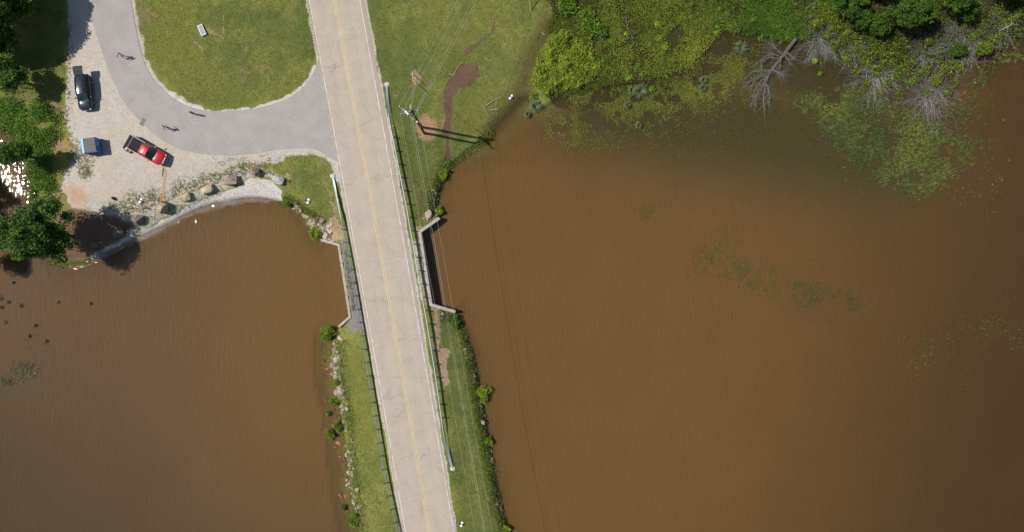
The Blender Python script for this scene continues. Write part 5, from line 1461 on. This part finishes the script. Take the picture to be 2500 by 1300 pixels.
for k, (x, y, rx, ry, rz, mt, lab) in enumerate([
    (806, 813, 1.18, 1.35, 1.0, M_shrub, 'round bright green shrub at the south wing of the west culvert wall'),
    (773, 572, .95, 1.05, .9, M_leaflight, 'yellow green shrub among the pale rocks at the cove corner'),
    (825, 933, .6, .45, .4, M_shrub, 'small shrub just below the largest pale rock'),
    (816, 979, .85, .75, .55, M_shrub, 'medium shrub in the shallows, third down the west bank'),
    (803, 1010, .35, .4, .3, M_shrub, 'tiny shrub standing alone in the water off the west bank'),
    (827, 1041, .62, .65, .5, M_shrub, 'shrub against the west bank beside a taller water shrub'),
    (808, 1057, .62, .95, .5, M_shrub, 'tall shrub standing in the water off the west bank'),
    (866, 1266, .78, 1.05, .7, M_shrub, 'shrub at the bottom of the west bank near the frame edge'),
    (841, 1237, .4, .35, .3, M_leafdark, 'tiny dark shrub in the water above the bottom west shrub'),
    (1182, 956, .95, 1.6, .8, M_leaflight, 'largest yellow green shrub on the east bank, leaning over the lake'),
    (1196, 1075, .65, .6, .5, M_shrub, 'small shrub on the east bank below the largest one'),
    (1238, 1289, .8, .7, .6, M_leaflight, 'yellow green shrub at the bottom of the east bank'),
    (1071, 517, .6, .55, .6, M_leaflight, 'yellow green bush at the north wing tip of the east wall'),
    (1112, 788, .8, 1.2, .5, M_leafmid, 'weedy bush at the south wing tip of the east wall'),
    (705, 498, .8, .6, .4, M_leafmid, 'green weeds where the white beach meets the rocks'),
    (1080, 425, .7, 1.0, .4, M_leaflight, 'reedy bush on the bank below the mud trail'),
    (575, 450, .25, .25, .25, M_leafmid, 'tiny green tuft at the foot of the pinkish boulder')]):
    ar = rx * ry; shrub(x, y, (rx, ry, rz), mt, lab, 200 + k, int(10 + 14 * ar), 60, .19)

# ---------------------------------------------------------------- marsh and water plants
def scatter(n, box, dens, seed, on_water=True):
    r = np.random.default_rng(seed); out = []
    got = 0
    while got < n:
        x = r.uniform(box[0], box[2], 4 * n); y = r.uniform(box[1], box[3], 4 * n)
        k = r.uniform(0, 1, 4 * n) < dens(x, y)
        q = np.stack([x[k], y[k]], 1); out.append(q); got += len(q)
        if len(q) < 10: break
    q = np.concatenate(out)[:n]; X_, Y_, Z_ = Gmany(q[:, 0], q[:, 1])
    Z_ = np.maximum(Z_, 0.0)
    return np.stack([X_, Y_, Z_], 1), q
def pn(x, y, s, seed): return vnoise(np.asarray(x) / 17.0, np.asarray(y) / 17.0, s, seed, 4)
def pm(x, y, pts, soft): return poly_mask(x + (pn(x, y, .5, 5) - .5) * 30, y + (pn(x, y, .5, 6) - .5) * 30, pts, soft)
M_mat = leaf_mat('olive_marsh_leaves', (0.050, 0.064, 0.009), (0.165, 0.200, 0.024), (0.28, 0.29, 0.04))
M_reed = leaf_mat('yellow_green_reeds', (0.09, 0.130, 0.014), (0.33, 0.40, 0.05), (0.52, 0.50, 0.10), trans=.38)
M_pad = leaf_mat('yellow_olive_floating_leaves', (0.050, 0.058, 0.010), (0.130, 0.136, 0.020), (0.20, 0.18, 0.024), rough=.4, trans=.1)
M_teal = leaf_mat('teal_green_water_weed', (0.042, 0.056, 0.017), (0.108, 0.130, 0.028), (0.21, 0.20, 0.020), trans=.1, rough=.7)
M_rush = leaf_mat('blue_green_rushes', (0.085, 0.110, 0.048), (0.145, 0.178, 0.082), (0.21, 0.24, 0.12), trans=.3)
M_fresh = leaf_mat('fresh_green_marsh_leaves', (0.026, 0.052, 0.006), (0.082, 0.142, 0.013), (0.17, 0.23, 0.028))  # darkened leaf colour paints lens falloff over the right-hand marsh
M_clump = leaf_mat('bright_marsh_clump_leaves', (0.040, 0.085, 0.008), (0.125, 0.215, 0.018), (0.24, 0.33, 0.04))
marsh_poly = [(1345, -60), (2100, -60), (2000, 60), (1960, 105), (1900, 92), (1820, 75), (1760, 75), (1710, 130), (1680, 165), (1600, 195), (1540, 175), (1480, 205), (1420, 222), (1380, 240), (1340, 240), (1330, 120), (1352, 40)]
mudch = [(1500, -10), (1530, 50), (1545, 100), (1560, 130), (1580, 140)]
def d_mat(x, y): return pm(x, y, marsh_poly, 14) * (1 - .85 * line_mask(x, y, mudch, 12, 12)) * (1 - .8 * line_mask(x, y, [(1480, 125), (1530, 105)], 9, 9)) * smooth(.26, .48, pn(x, y, .55, 9))
C, q = scatter(62000, (1330, -60, 2100, 240), d_mat, 1)
C[:, 2] += .06 + .28 * pn(q[:, 0], q[:, 1], .9, 12) * rng.uniform(.3, 1, len(C))
big = smooth(1640, 1900, q[:, 0] - q[:, 1] * .3)
tint = .75 * pn(q[:, 0], q[:, 1], .25, 13) - .15 + rng.uniform(0, .55, len(C)) - .22 * (1 - smooth(1430, 1520, q[:, 0]))
sel = (big + rng.normal(0, .2, len(C))) > .55
o = kite_obj('marsh_leaf_mat', C[~sel], .23, M_mat, aspect=.7, up=.62, tint=tint[~sel], seed=3); tag(o, 'olive mat of small leaves covering the marsh by the reed bed', 'marsh plants', kind='stuff')
o = kite_obj('marsh_leaf_mat', C[sel], .36, M_fresh, aspect=.75, up=.66, tint=tint[sel] * .8, seed=4); tag(o, 'broad green leaves covering the marsh toward the brush', 'marsh plants', kind='stuff')
reed_poly = [(1316, 130), (1345, 92), (1372, 78), (1404, 95), (1445, 120), (1462, 170), (1440, 212), (1375, 215), (1330, 225), (1300, 208), (1308, 165)]
def d_reed(x, y): return poly_mask(x + (pn(x, y, .8, 5) - .5) * 26, y + (pn(x, y, .8, 6) - .5) * 26, reed_poly, 5) * (1 - .72 * smooth(1375, 1430, x)) * smooth(.20, .42, pn(x, y, 1.1, 71))
C, q = scatter(15000, (1285, 60, 1480, 270), d_reed, 2); C[:, 2] += rng.uniform(.15, 1.0, len(C)) * 1.9 * pn(q[:, 0], q[:, 1], .9, 3) ** 1.5
o = kite_obj('reed_bed', C, .42, M_reed, aspect=.22, up=.5, tint=.35 * (pn(q[:, 0], q[:, 1], .6, 4) - .3) + rng.uniform(.05, .8, len(C)), seed=6); tag(o, 'dense yellow green reed bed at the lawn edge', 'reeds', kind='stuff')
C, q = scatter(3800, (1330, -60, 1480, 110), lambda x, y: np.maximum(pm(x, y, [(1355, -60), (1400, -60), (1405, 25), (1380, 40), (1362, 20)], 8), pm(x, y, [(1410, 35), (1440, 22), (1470, 60), (1475, 85), (1440, 95), (1415, 75)], 8)), 3); C[:, 2] += rng.uniform(.2, .95, len(C))
o = kite_obj('marsh_shrubbery', C, .30, M_clump, aspect=.55, up=.55, seed=7); tag(o, 'bushy bright green growth behind the reed bed', 'marsh plants', kind='stuff')
def d_pad(x, y):
    base = pm(x, y, [(1340, 350), (1335, 320), (1390, 270), (1440, 255), (1470, 225), (1560, 215), (1640, 175), (1700, 140), (1760, 95), (1900, 100), (1880, 160), (1850, 220), (1790, 270), (1700, 300), (1560, 350), (1420, 360)], 30)
    core = np.maximum.reduce([np.exp(-(seg_dist(x, y, [(1500, 260), (1620, 240), (1730, 215), (1790, 175)]) / 34) ** 2), np.exp(-(np.hypot(x - 1385, y - 318) / 36) ** 2), .75 * np.exp(-(seg_dist(x, y, [(1410, 245), (1470, 240)]) / 22) ** 2)])
    return np.clip(base * .16 + core * .95, 0, 1) * smooth(.36, .56, pn(x, y, .7, 19)) + .012 * pm(x, y, [(1400, 330), (1900, 220), (1960, 300), (1700, 400), (1450, 400)], 40)
C, q = scatter(13500, (1320, 80, 1980, 430), d_pad, 4); C[:, 2] = np.maximum(C[:, 2], 0) + rng.uniform(.01, .07, len(C))
o = kite_obj('floating_leaf_bed', C, .185, M_pad, aspect=.7, up=.86, tint=.5 * pn(q[:, 0], q[:, 1], .3, 17) + rng.uniform(-.1, .5, len(C)), direction=.6, dspread=1.4, seed=8); tag(o, 'yellow olive floating leaves spread below the marsh', 'water plants', kind='stuff')
M_faint = leaf_mat('faint_submerged_weed', (0.050, 0.058, 0.020), (0.085, 0.098, 0.030), (0.13, 0.125, 0.022), trans=.1, rough=.7)
M_darkweed = leaf_mat('dark_drifting_weed', (0.040, 0.044, 0.018), (0.085, 0.092, 0.036), (0.15, 0.15, 0.08), trans=.15)
def weeds(name, n, box, dens, seed, size, label, mat=M_teal, z=.05, ang=.35, per=4, asp=.26):
    """each plant is a small spray of blades with a colour of its own"""
    C, q = scatter(n, box, dens, seed); C[:, 2] = np.maximum(C[:, 2], 0)
    r = np.random.default_rng(seed); s = size * r.uniform(.6, 1.35, n)[:len(C)]
    idx = np.repeat(np.arange(len(C)), per); sz = s[idx]
    a = ang + r.uniform(-1.0, 1.0, len(idx)) + np.where(r.uniform(size=len(idx)) < .35, 3.14, 0)
    D = C[idx] + np.stack([np.cos(a) * sz * .45, np.sin(a) * sz * .45, r.uniform(.02, z + .10, len(idx))], 1)
    t = (1.1 * (pn(q[:, 0], q[:, 1], .16, seed) - .42) + r.uniform(.0, .75, len(C)))[idx] + r.normal(0, .08, len(idx))
    Vs = []; Ts = []
    V, F, T = kites(D, sz, aspect=asp, up=.8, tint=t, direction=0, dspread=0.0, seed=seed)
    # turn each blade along its own direction
    V = V.reshape(-1, 4, 3) - D[:, None, :]; ca, sa = np.cos(a)[:, None], np.sin(a)[:, None]
    V = np.stack([V[..., 0] * ca - V[..., 1] * sa, V[..., 0] * sa + V[..., 1] * ca, V[..., 2]], -1) + D[:, None, :]
    o = link(name, np_mesh(name, V.reshape(-1, 3), F, attrs={'tint': T}), mat)
    return tag(o, label, 'water plants', kind='stuff')
def d_w1(x, y):
    p = pm(x, y, [(1935, 255), (1990, 225), (2080, 215), (2160, 245), (2240, 290), (2310, 330), (2370, 350), (2340, 400), (2290, 455), (2230, 480), (2160, 455), (2080, 415), (2030, 350), (1990, 300)], 22)
    hole = np.exp(-(np.hypot((x - 2160) / 1.6, y - 295) / 34) ** 2) * .8
    return (p * (1 - hole) * smooth(.30, .52, pn(x, y, .55, 23)) * .9 + .03 * pm(x, y, [(1900, 200), (2440, 300), (2420, 500), (2050, 480)], 40))
weeds('water_weed_bed', 6400, (1880, 190, 2450, 520), d_w1, 31, .29, 'large teal green weed bed in the lake below the bare bushes')
def d_w2(x, y): return np.exp(-(seg_dist(x, y, [(1715, 640), (1800, 655), (1880, 690), (1960, 715), (2060, 740)]) / 28) ** 2) * smooth(.28, .62, pn(x, y, .5, 33)) + .30 * np.exp(-(seg_dist(x, y, [(1760, 590), (1840, 590), (1960, 630)]) / 32) ** 2) * smooth(.5, .62, pn(x, y, .5, 34))
weeds('water_weed_patch', 900, (1660, 540, 2120, 790), d_w2, 32, .25, 'thin drifting patch of green weed in mid lake', M_faint)
def d_w3(x, y): return .8 * np.exp(-(seg_dist(x, y, [(2230, 850), (2330, 800), (2420, 790), (2500, 810)]) / 55) ** 2) * smooth(.35, .65, pn(x, y, .4, 36)) + .25 * np.exp(-(np.hypot(x - 2480, y - 650) / 60) ** 2) * smooth(.5, .65, pn(x, y, .4, 37)) + .3 * np.exp(-(np.hypot(x - 2335, y - 925) / 22) ** 2) + .2 * np.exp(-(np.hypot((x - 2180) / 1.8, y - 775) / 24) ** 2)
weeds('water_weed_patch', 480, (2090, 560, 2620, 980), d_w3, 33, .22, 'sparse weed patch near the right edge of the lake', M_faint)
def d_w4(x, y): return np.exp(-(seg_dist(x, y, [(2330, 290), (2420, 175), (2500, 110)]) / 26) ** 2) * smooth(.45, .6, pn(x, y, .5, 38))
weeds('water_weed_patch', 420, (2280, 80, 2520, 330), d_w4, 34, .32, 'scattered weed strands beside the orange silt patch')
weeds('water_weed_patch', 60, (1540, 500, 1600, 560), lambda x, y: np.exp(-(np.hypot(x - 1570, y - 522) / 16) ** 2), 35, .2, 'few stray weed strands between the marsh and mid lake')
weeds('water_weed_patch', 240, (40, 870, 125, 930), lambda x, y: np.exp(-(np.hypot((x - 80) / 1.5, y - 902) / 15) ** 2), 36, .42, 'dark grassy weed patch drifting in the left lake', M_darkweed, .12, .25, 3, .10)
weeds('water_weed_patch', 90, (10, 910, 60, 950), lambda x, y: np.exp(-(np.hypot((x - 36) / 1.6, y - 928) / 8) ** 2), 37, .38, 'smaller grassy weed patch below the dark one', M_darkweed, .12, .25, 3, .10)
weeds('water_weed_patch', 90, (60, 780, 150, 880), lambda x, y: np.exp(-(np.hypot(x - 100, y - 830) / 26) ** 2), 38, .22, 'faint weed strands among the water tufts of the left lake', M_darkweed, .06, .25, 2, .2)

C, q = scatter(16000, (1940, -80, 2620, 190), lambda x, y: pm(x, y, [(1930, -80), (2620, -80), (2620, 70), (2520, 85), (2430, 110), (2330, 150), (2230, 165), (2100, 150), (2030, 125), (1970, 90)], 16) * smooth(.3, .5, pn(x, y, .5, 91)), 91); C[:, 2] += rng.uniform(.05, 1.4, len(C)) * pn(q[:, 0], q[:, 1], .4, 92) * 1.4
M_under = leaf_mat('flooded_brush_leaves', (0.030, 0.036, 0.010), (0.085, 0.125, 0.020), (0.18, 0.16, 0.06))
o = kite_obj('brush_undergrowth', C, .28, M_under, aspect=.5, up=.5, tint=.7 * pn(q[:, 0], q[:, 1], .3, 93) + rng.uniform(-.15, .45, len(C)), seed=93); tag(o, 'dark tangled undergrowth beneath the trees at upper right', 'undergrowth', kind='stuff')
def plant_clump(name, px, py, rad, mat, label, seed, group, n=90, leaf=.22, asp=.65, tall=.4, cat='plant'):
    r = np.random.default_rng(seed); g = G(px, py); g.z = max(g.z, 0.0)
    d = r.normal(size=(n, 3)); d /= np.linalg.norm(d, axis=1)[:, None]; C = d * (r.uniform(.1, 1, n) ** .5)[:, None] * np.array([rad, rad * .9, tall]); C[:, 2] = np.abs(C[:, 2]) + .04
    if asp < .2:
        a = r.uniform(0, 6.28, n); L = rad * r.uniform(.7, 1.2, n); z0 = tall * r.uniform(.15, 1.0, n)
        V = []; F = []
        for k in range(n):
            u = np.array([math.cos(a[k]), math.sin(a[k])]); w_ = np.array([-u[1], u[0]]) * .028
            for (t_, zz) in ((.08, .05), (.55, z0[k]), (1.0, z0[k] * .8)):
                wd = w_ * (1.0 if t_ < .9 else .25); V += [[*(u * L[k] * t_ + wd), zz], [*(u * L[k] * t_ - wd), zz]]
            q6 = 6 * k; F += [[q6, q6 + 1, q6 + 3, q6 + 2], [q6 + 2, q6 + 3, q6 + 5, q6 + 4]]
        me = np_mesh(name, np.array(V), np.array(F), attrs={'tint': np.repeat(r.uniform(0, 1, n), 6)})
    else:
        V, F, T = kites(C, leaf, aspect=asp, up=.65, seed=seed); me = np_mesh(name, V, F, attrs={'tint': T})
    o = link(name, me, mat); o.location = g
    return tag(o, label, cat, group)
CG = 'leafy clumps in the marsh'
clumps = [(1498, 99, .8, 'leafy clump left of the marsh mud channel'), (1472, 152, .85, 'leafy clump right of the reed bed, level with its middle'), (1456, 178, .55, 'small leafy clump at the lower right of the reed bed'),
          (1561, 167, .85, 'round dark green clump above the small brown pool'), (1537.6, 191, .75, 'pale broad-leaved clump at the edge of the small brown pool'), (1586.5, 106, .75, 'leafy clump in the open mat right of the short log'),
          (1592, 219, .6, 'green clump touching the largest rush tuft'), (1304, 236, .85, 'bright clump at the lower left tip of the reed bed'), (1607, 62, .7, 'pale clump below the dead brush'), (1609, 94, .65, 'pale clump paired with a darker one below the dead brush'),
          (1626, 113, .8, 'dark clump touching a pale one in the marsh middle'), (1530, 84, .5, 'yellowish clump inside the mud channel'), (1755, 65, .75, 'leafy clump at the upper edge of the open water'), (1749, 82, .5, 'yellowish clump just below a leafy one at the water edge'),
          (1840, 48, .65, 'clump between the open water and the broad-leaved marsh'), (1758, 23, .5, 'small clump high in the marsh above the open water'), (1860, 92, .7, 'flat clump floating left of the fallen tree butt'), (1901, 66, .5, 'small clump above the fallen tree butt'),
          (1925, 92, .7, 'ragged clump beside the fallen tree butt'), (1988, 151, .5, 'yellowish clump in open water right of the fallen tree'), (1636, 36, .45, 'small clump near the upper frame edge right of the dead brush'), (2000, 182, .4, 'dark little clump in the water between fallen tree and bushes'), (2062, 143, .6, 'pale clump at the foot of the leafy bare bush')]
for k, (x, y, rd, lab) in enumerate(clumps):
    plant_clump('marsh_clump', x, y, rd, M_leaflight if ('pale' in lab or 'yellowish' in lab) else M_clump, lab, 300 + k, CG, int(60 + 90 * rd), .24, .65, .45)
rush = [(1308, 261, 1.0, 'blue green rush tuft at the lowest tip of the reed bed'), (1564, 224, 1.15, 'largest blue green rush tuft, beside the small brown pool'), (1542, 223, .7, 'smaller rush tuft left of the largest one'), (1288, 281, .55, 'little rush tuft nearest the lawn shore'),
        (1808, 121, 1.1, 'lone blue green rush tuft left of the fallen tree'), (1715, 199, .65, 'faint rush tuft in the olive leaves, upper of two'), (1713, 219, .65, 'faint rush tuft in the olive leaves, lower of two'), (1557, 310, .55, 'rush tuft standing below the floating leaves'), (1530, 260, .5, 'small rush tuft inside the floating leaf bed'), (2272, 325, .75, 'blue green rush tuft inside the large weed bed'), (1470, 92, .5, 'rush tuft left of the marsh mud channel')]
for k, (x, y, rd, lab) in enumerate(rush):
    plant_clump('rush_tuft', x, y, rd, M_rush, lab, 400 + k, 'rush tufts in the marsh', int(60 + 60 * rd), .3, .1, .7)
tufts = [(22, 727, .65, 'largest of the dark plant tufts off the shaded left shore'), (40.6, 736, .4, 'dark tuft touching the largest one'), (71, 746, .5, 'dark tuft right of the largest pair'), (24, 749, .4, 'upper of two joined tufts at the left edge'), (13, 757, .45, 'lower of two joined tufts at the left edge'), (32, 785, .5, 'bright tuft below the joined pair'), (104, 793, .5, 'tuft standing lowest in the dense group'), (159, 737, .35, 'lone tuft in open water, second farthest from the left shore'),
         (238, 740, .3, 'lone pale tuft farthest out in the left lake'), (91, 818, .35, 'faint tuft below the dense group'), (132, 831, .4, 'drooping tuft at the lower right of the group'), (52, 690, .3, 'tuft inside the sun glitter below the large tree')]
for k, (x, y, rd, lab) in enumerate(tufts):
    plant_clump('water_tuft', x, y, rd * .85, M_darkweed if k not in (5, 7) else M_mat, lab, 500 + k, 'tufts in the left lake', 70, .22, .3, .4)

# ---------------------------------------------------------------- bank weeds, thicket and grass
def line_scatter(pts, n, spread, seed, off=0):
    r = np.random.default_rng(seed); pts = np.array(pts, float); L = np.hypot(*(pts[1:] - pts[:-1]).T); cum = np.concatenate([[0], np.cumsum(L)])
    t = r.uniform(0, cum[-1], n); k = np.clip(np.searchsorted(cum, t) - 1, 0, len(L) - 1); u = ((t - cum[k]) / L[k])[:, None]
    p = pts[k] * (1 - u) + pts[k + 1] * u; d = (pts[k + 1] - pts[k]) / L[k][:, None]
    p = p + np.stack([-d[:, 1], d[:, 0]], 1) * (off + r.normal(0, spread, n))[:, None]
    X_, Y_, Z_ = Gmany(p[:, 0], p[:, 1]); return np.stack([X_, Y_, np.maximum(Z_, 0)], 1), p
M_weed = leaf_mat('bank_weed_leaves', (0.050, 0.072, 0.012), (0.160, 0.205, 0.034), (0.30, 0.29, 0.08))
for nm, pts, n, spd, off, sd, lab in [
    ('bank_weeds', [(1074, 765), (1112, 770), (1128, 800), (1142, 835), (1152, 875), (1160, 930), (1166, 985), (1182, 1045), (1192, 1095), (1200, 1150), (1212, 1210), (1228, 1270), (1238, 1310)], 10500, 7, 6, 61, 'tangled weeds along the east edge of the causeway'),
    ('bank_weeds', [(1098, 392), (1080, 425), (1062, 460), (1050, 500), (1045, 520), (1062, 530)], 2400, 8, 0, 62, 'weeds on the east bank between mud trail and culvert wall'),
    ('bank_weeds', [(690, 488), (715, 492), (740, 515), (765, 530), (790, 545)], 1500, 6, -2, 63, 'weeds above the rocks at the cove corner'),
    ('bank_weeds', [(825, 830), (826, 880), (830, 930), (846, 1000), (852, 1060), (856, 1120), (862, 1180), (872, 1250), (880, 1300)], 4200, 8, -4, 64, 'weeds behind the rocks of the west causeway edge'),
    ('bank_weeds', [(842, 610), (855, 700), (864, 760)], 350, 2.5, 0, 65, 'thin weeds behind the west culvert wall'),
    ('bank_weeds', [(300, 560), (340, 545), (420, 515), (470, 492), (540, 462)], 900, 8, 0, 66, 'sparse weeds between the boulders'),
    ('bank_weeds', [(1110, 395), (1160, 358), (1205, 325)], 900, 6, 0, 67, 'short weeds at the lake edge of the lawn')]:
    C, q = line_scatter(pts, n, spd, sd, off); C[:, 2] += rng.uniform(.05, .45, len(C))
    o = kite_obj(nm, C, .24, M_weed, aspect=.32, up=.5, tint=.6 * pn(q[:, 0], q[:, 1], .7, sd) + rng.uniform(-.1, .5, len(C)), seed=sd); tag(o, lab, 'weeds', kind='stuff')
thick_px = [(-80, 250), (20, 250), (70, 260), (105, 250), (150, 290), (140, 330), (125, 360), (128, 420), (140, 480), (120, 520), (95, 500), (80, 460), (60, 390), (35, 330), (-10, 292), (-80, 260)]
C, q = scatter(15000, (-80, 130, 175, 540), lambda x, y: np.clip(pm(x, y, thick_px, 12) + .25 * pm(x, y, [(-80, 130), (75, 130), (80, 250), (-80, 260)], 12), 0, 1) * smooth(.25, .5, pn(x, y, .5, 44)), 71); C[:, 2] += rng.uniform(.05, .9, len(C)) * pn(q[:, 0], q[:, 1], .5, 45) * 1.6
o = kite_obj('bank_thicket', C, .27, M_leafmid, aspect=.5, up=.55, tint=.6 * pn(q[:, 0], q[:, 1], .4, 46) + rng.uniform(-.1, .45, len(C)), seed=9); tag(o, 'green undergrowth between the gravel and the pond inlet', 'undergrowth', kind='stuff')
M_blade = leaf_mat('mown_grass_blades', (0.075, 0.105, 0.018), (0.175, 0.20, 0.045), (0.30, 0.27, 0.11), trans=.25)
lawn = [(320, -40), (752, -40), (772, 140), (750, 195), (680, 242), (580, 262), (500, 258), (430, 218), (362, 150), (335, 60)]
east = [(895, -40), (1350, -40), (1325, 90), (1290, 190), (1210, 300), (1100, 380), (1050, 500), (1010, 540), (985, 420), (930, 190)]
wst = [(690, 420), (740, 392), (800, 400), (822, 520), (838, 580), (790, 545), (700, 485)]
sw = [(838, 830), (885, 815), (905, 940), (950, 1200), (968, 1320), (885, 1320), (850, 1080)]
se = [(1066, 760), (1105, 770), (1150, 880), (1190, 1100), (1235, 1320), (1120, 1320), (1085, 1000)]
wl = [(80, -40), (160, -40), (160, 230), (80, 240)]
def d_grass(x, y):
    return np.maximum.reduce([pm(x, y, p, 6) for p in (lawn, east, wst, sw, se, wl)]) * (1 - line_mask(x, y, [(1150, 160), (1110, 210), (1095, 290), (1097, 390)], 12, 8)) * (1 - np.exp(-(np.hypot(x - 1040, y - 315) / 30) ** 4)) * (1 - .9 * poly_mask(x, y, [(1064, 846), (1090, 846), (1102, 862), (1094, 900), (1102, 942), (1080, 947), (1066, 905)], 6))
C, q = scatter(110000, (60, -40, 1360, 1320), d_grass, 81); C[:, 2] += rng.uniform(.0, .06, len(C))
o = kite_obj('lawn_grass', C, .16, M_blade, aspect=.28, up=.55, tint=.9 * pn(q[:, 0], q[:, 1], .35, 47) - .25 + rng.uniform(-.1, .55, len(C)), seed=10); tag(o, 'mown grass with straw coloured patches', 'grass', kind='stuff')
C, q = scatter(3600, (140, 40, 830, 560), lambda x, y: np.maximum.reduce([.5 * pm(x, y, [(400, 480), (440, 440), (520, 412), (600, 392), (700, 398), (690, 440), (600, 432), (520, 452), (430, 490)], 18), .5 * line_mask(x, y, [(160, 40), (160, 290), (190, 400)], 12, 14), .6 * pm(x, y, [(250, 505), (330, 472), (400, 458), (420, 480), (350, 530), (280, 525)], 14), .6 * pm(x, y, [(190, 345), (230, 360), (235, 430), (190, 440)], 14), .5 * pm(x, y, [(520, 385), (790, 375), (790, 395), (540, 405)], 8)]) * smooth(.42, .6, pn(x, y, 1.4, 49)), 82); C[:, 2] += rng.uniform(0, .1, len(C))
o = kite_obj('gravel_weeds', C, .17, M_weed, aspect=.35, up=.55, seed=12); tag(o, 'small weeds sprouting through the gravel', 'weeds', kind='stuff')
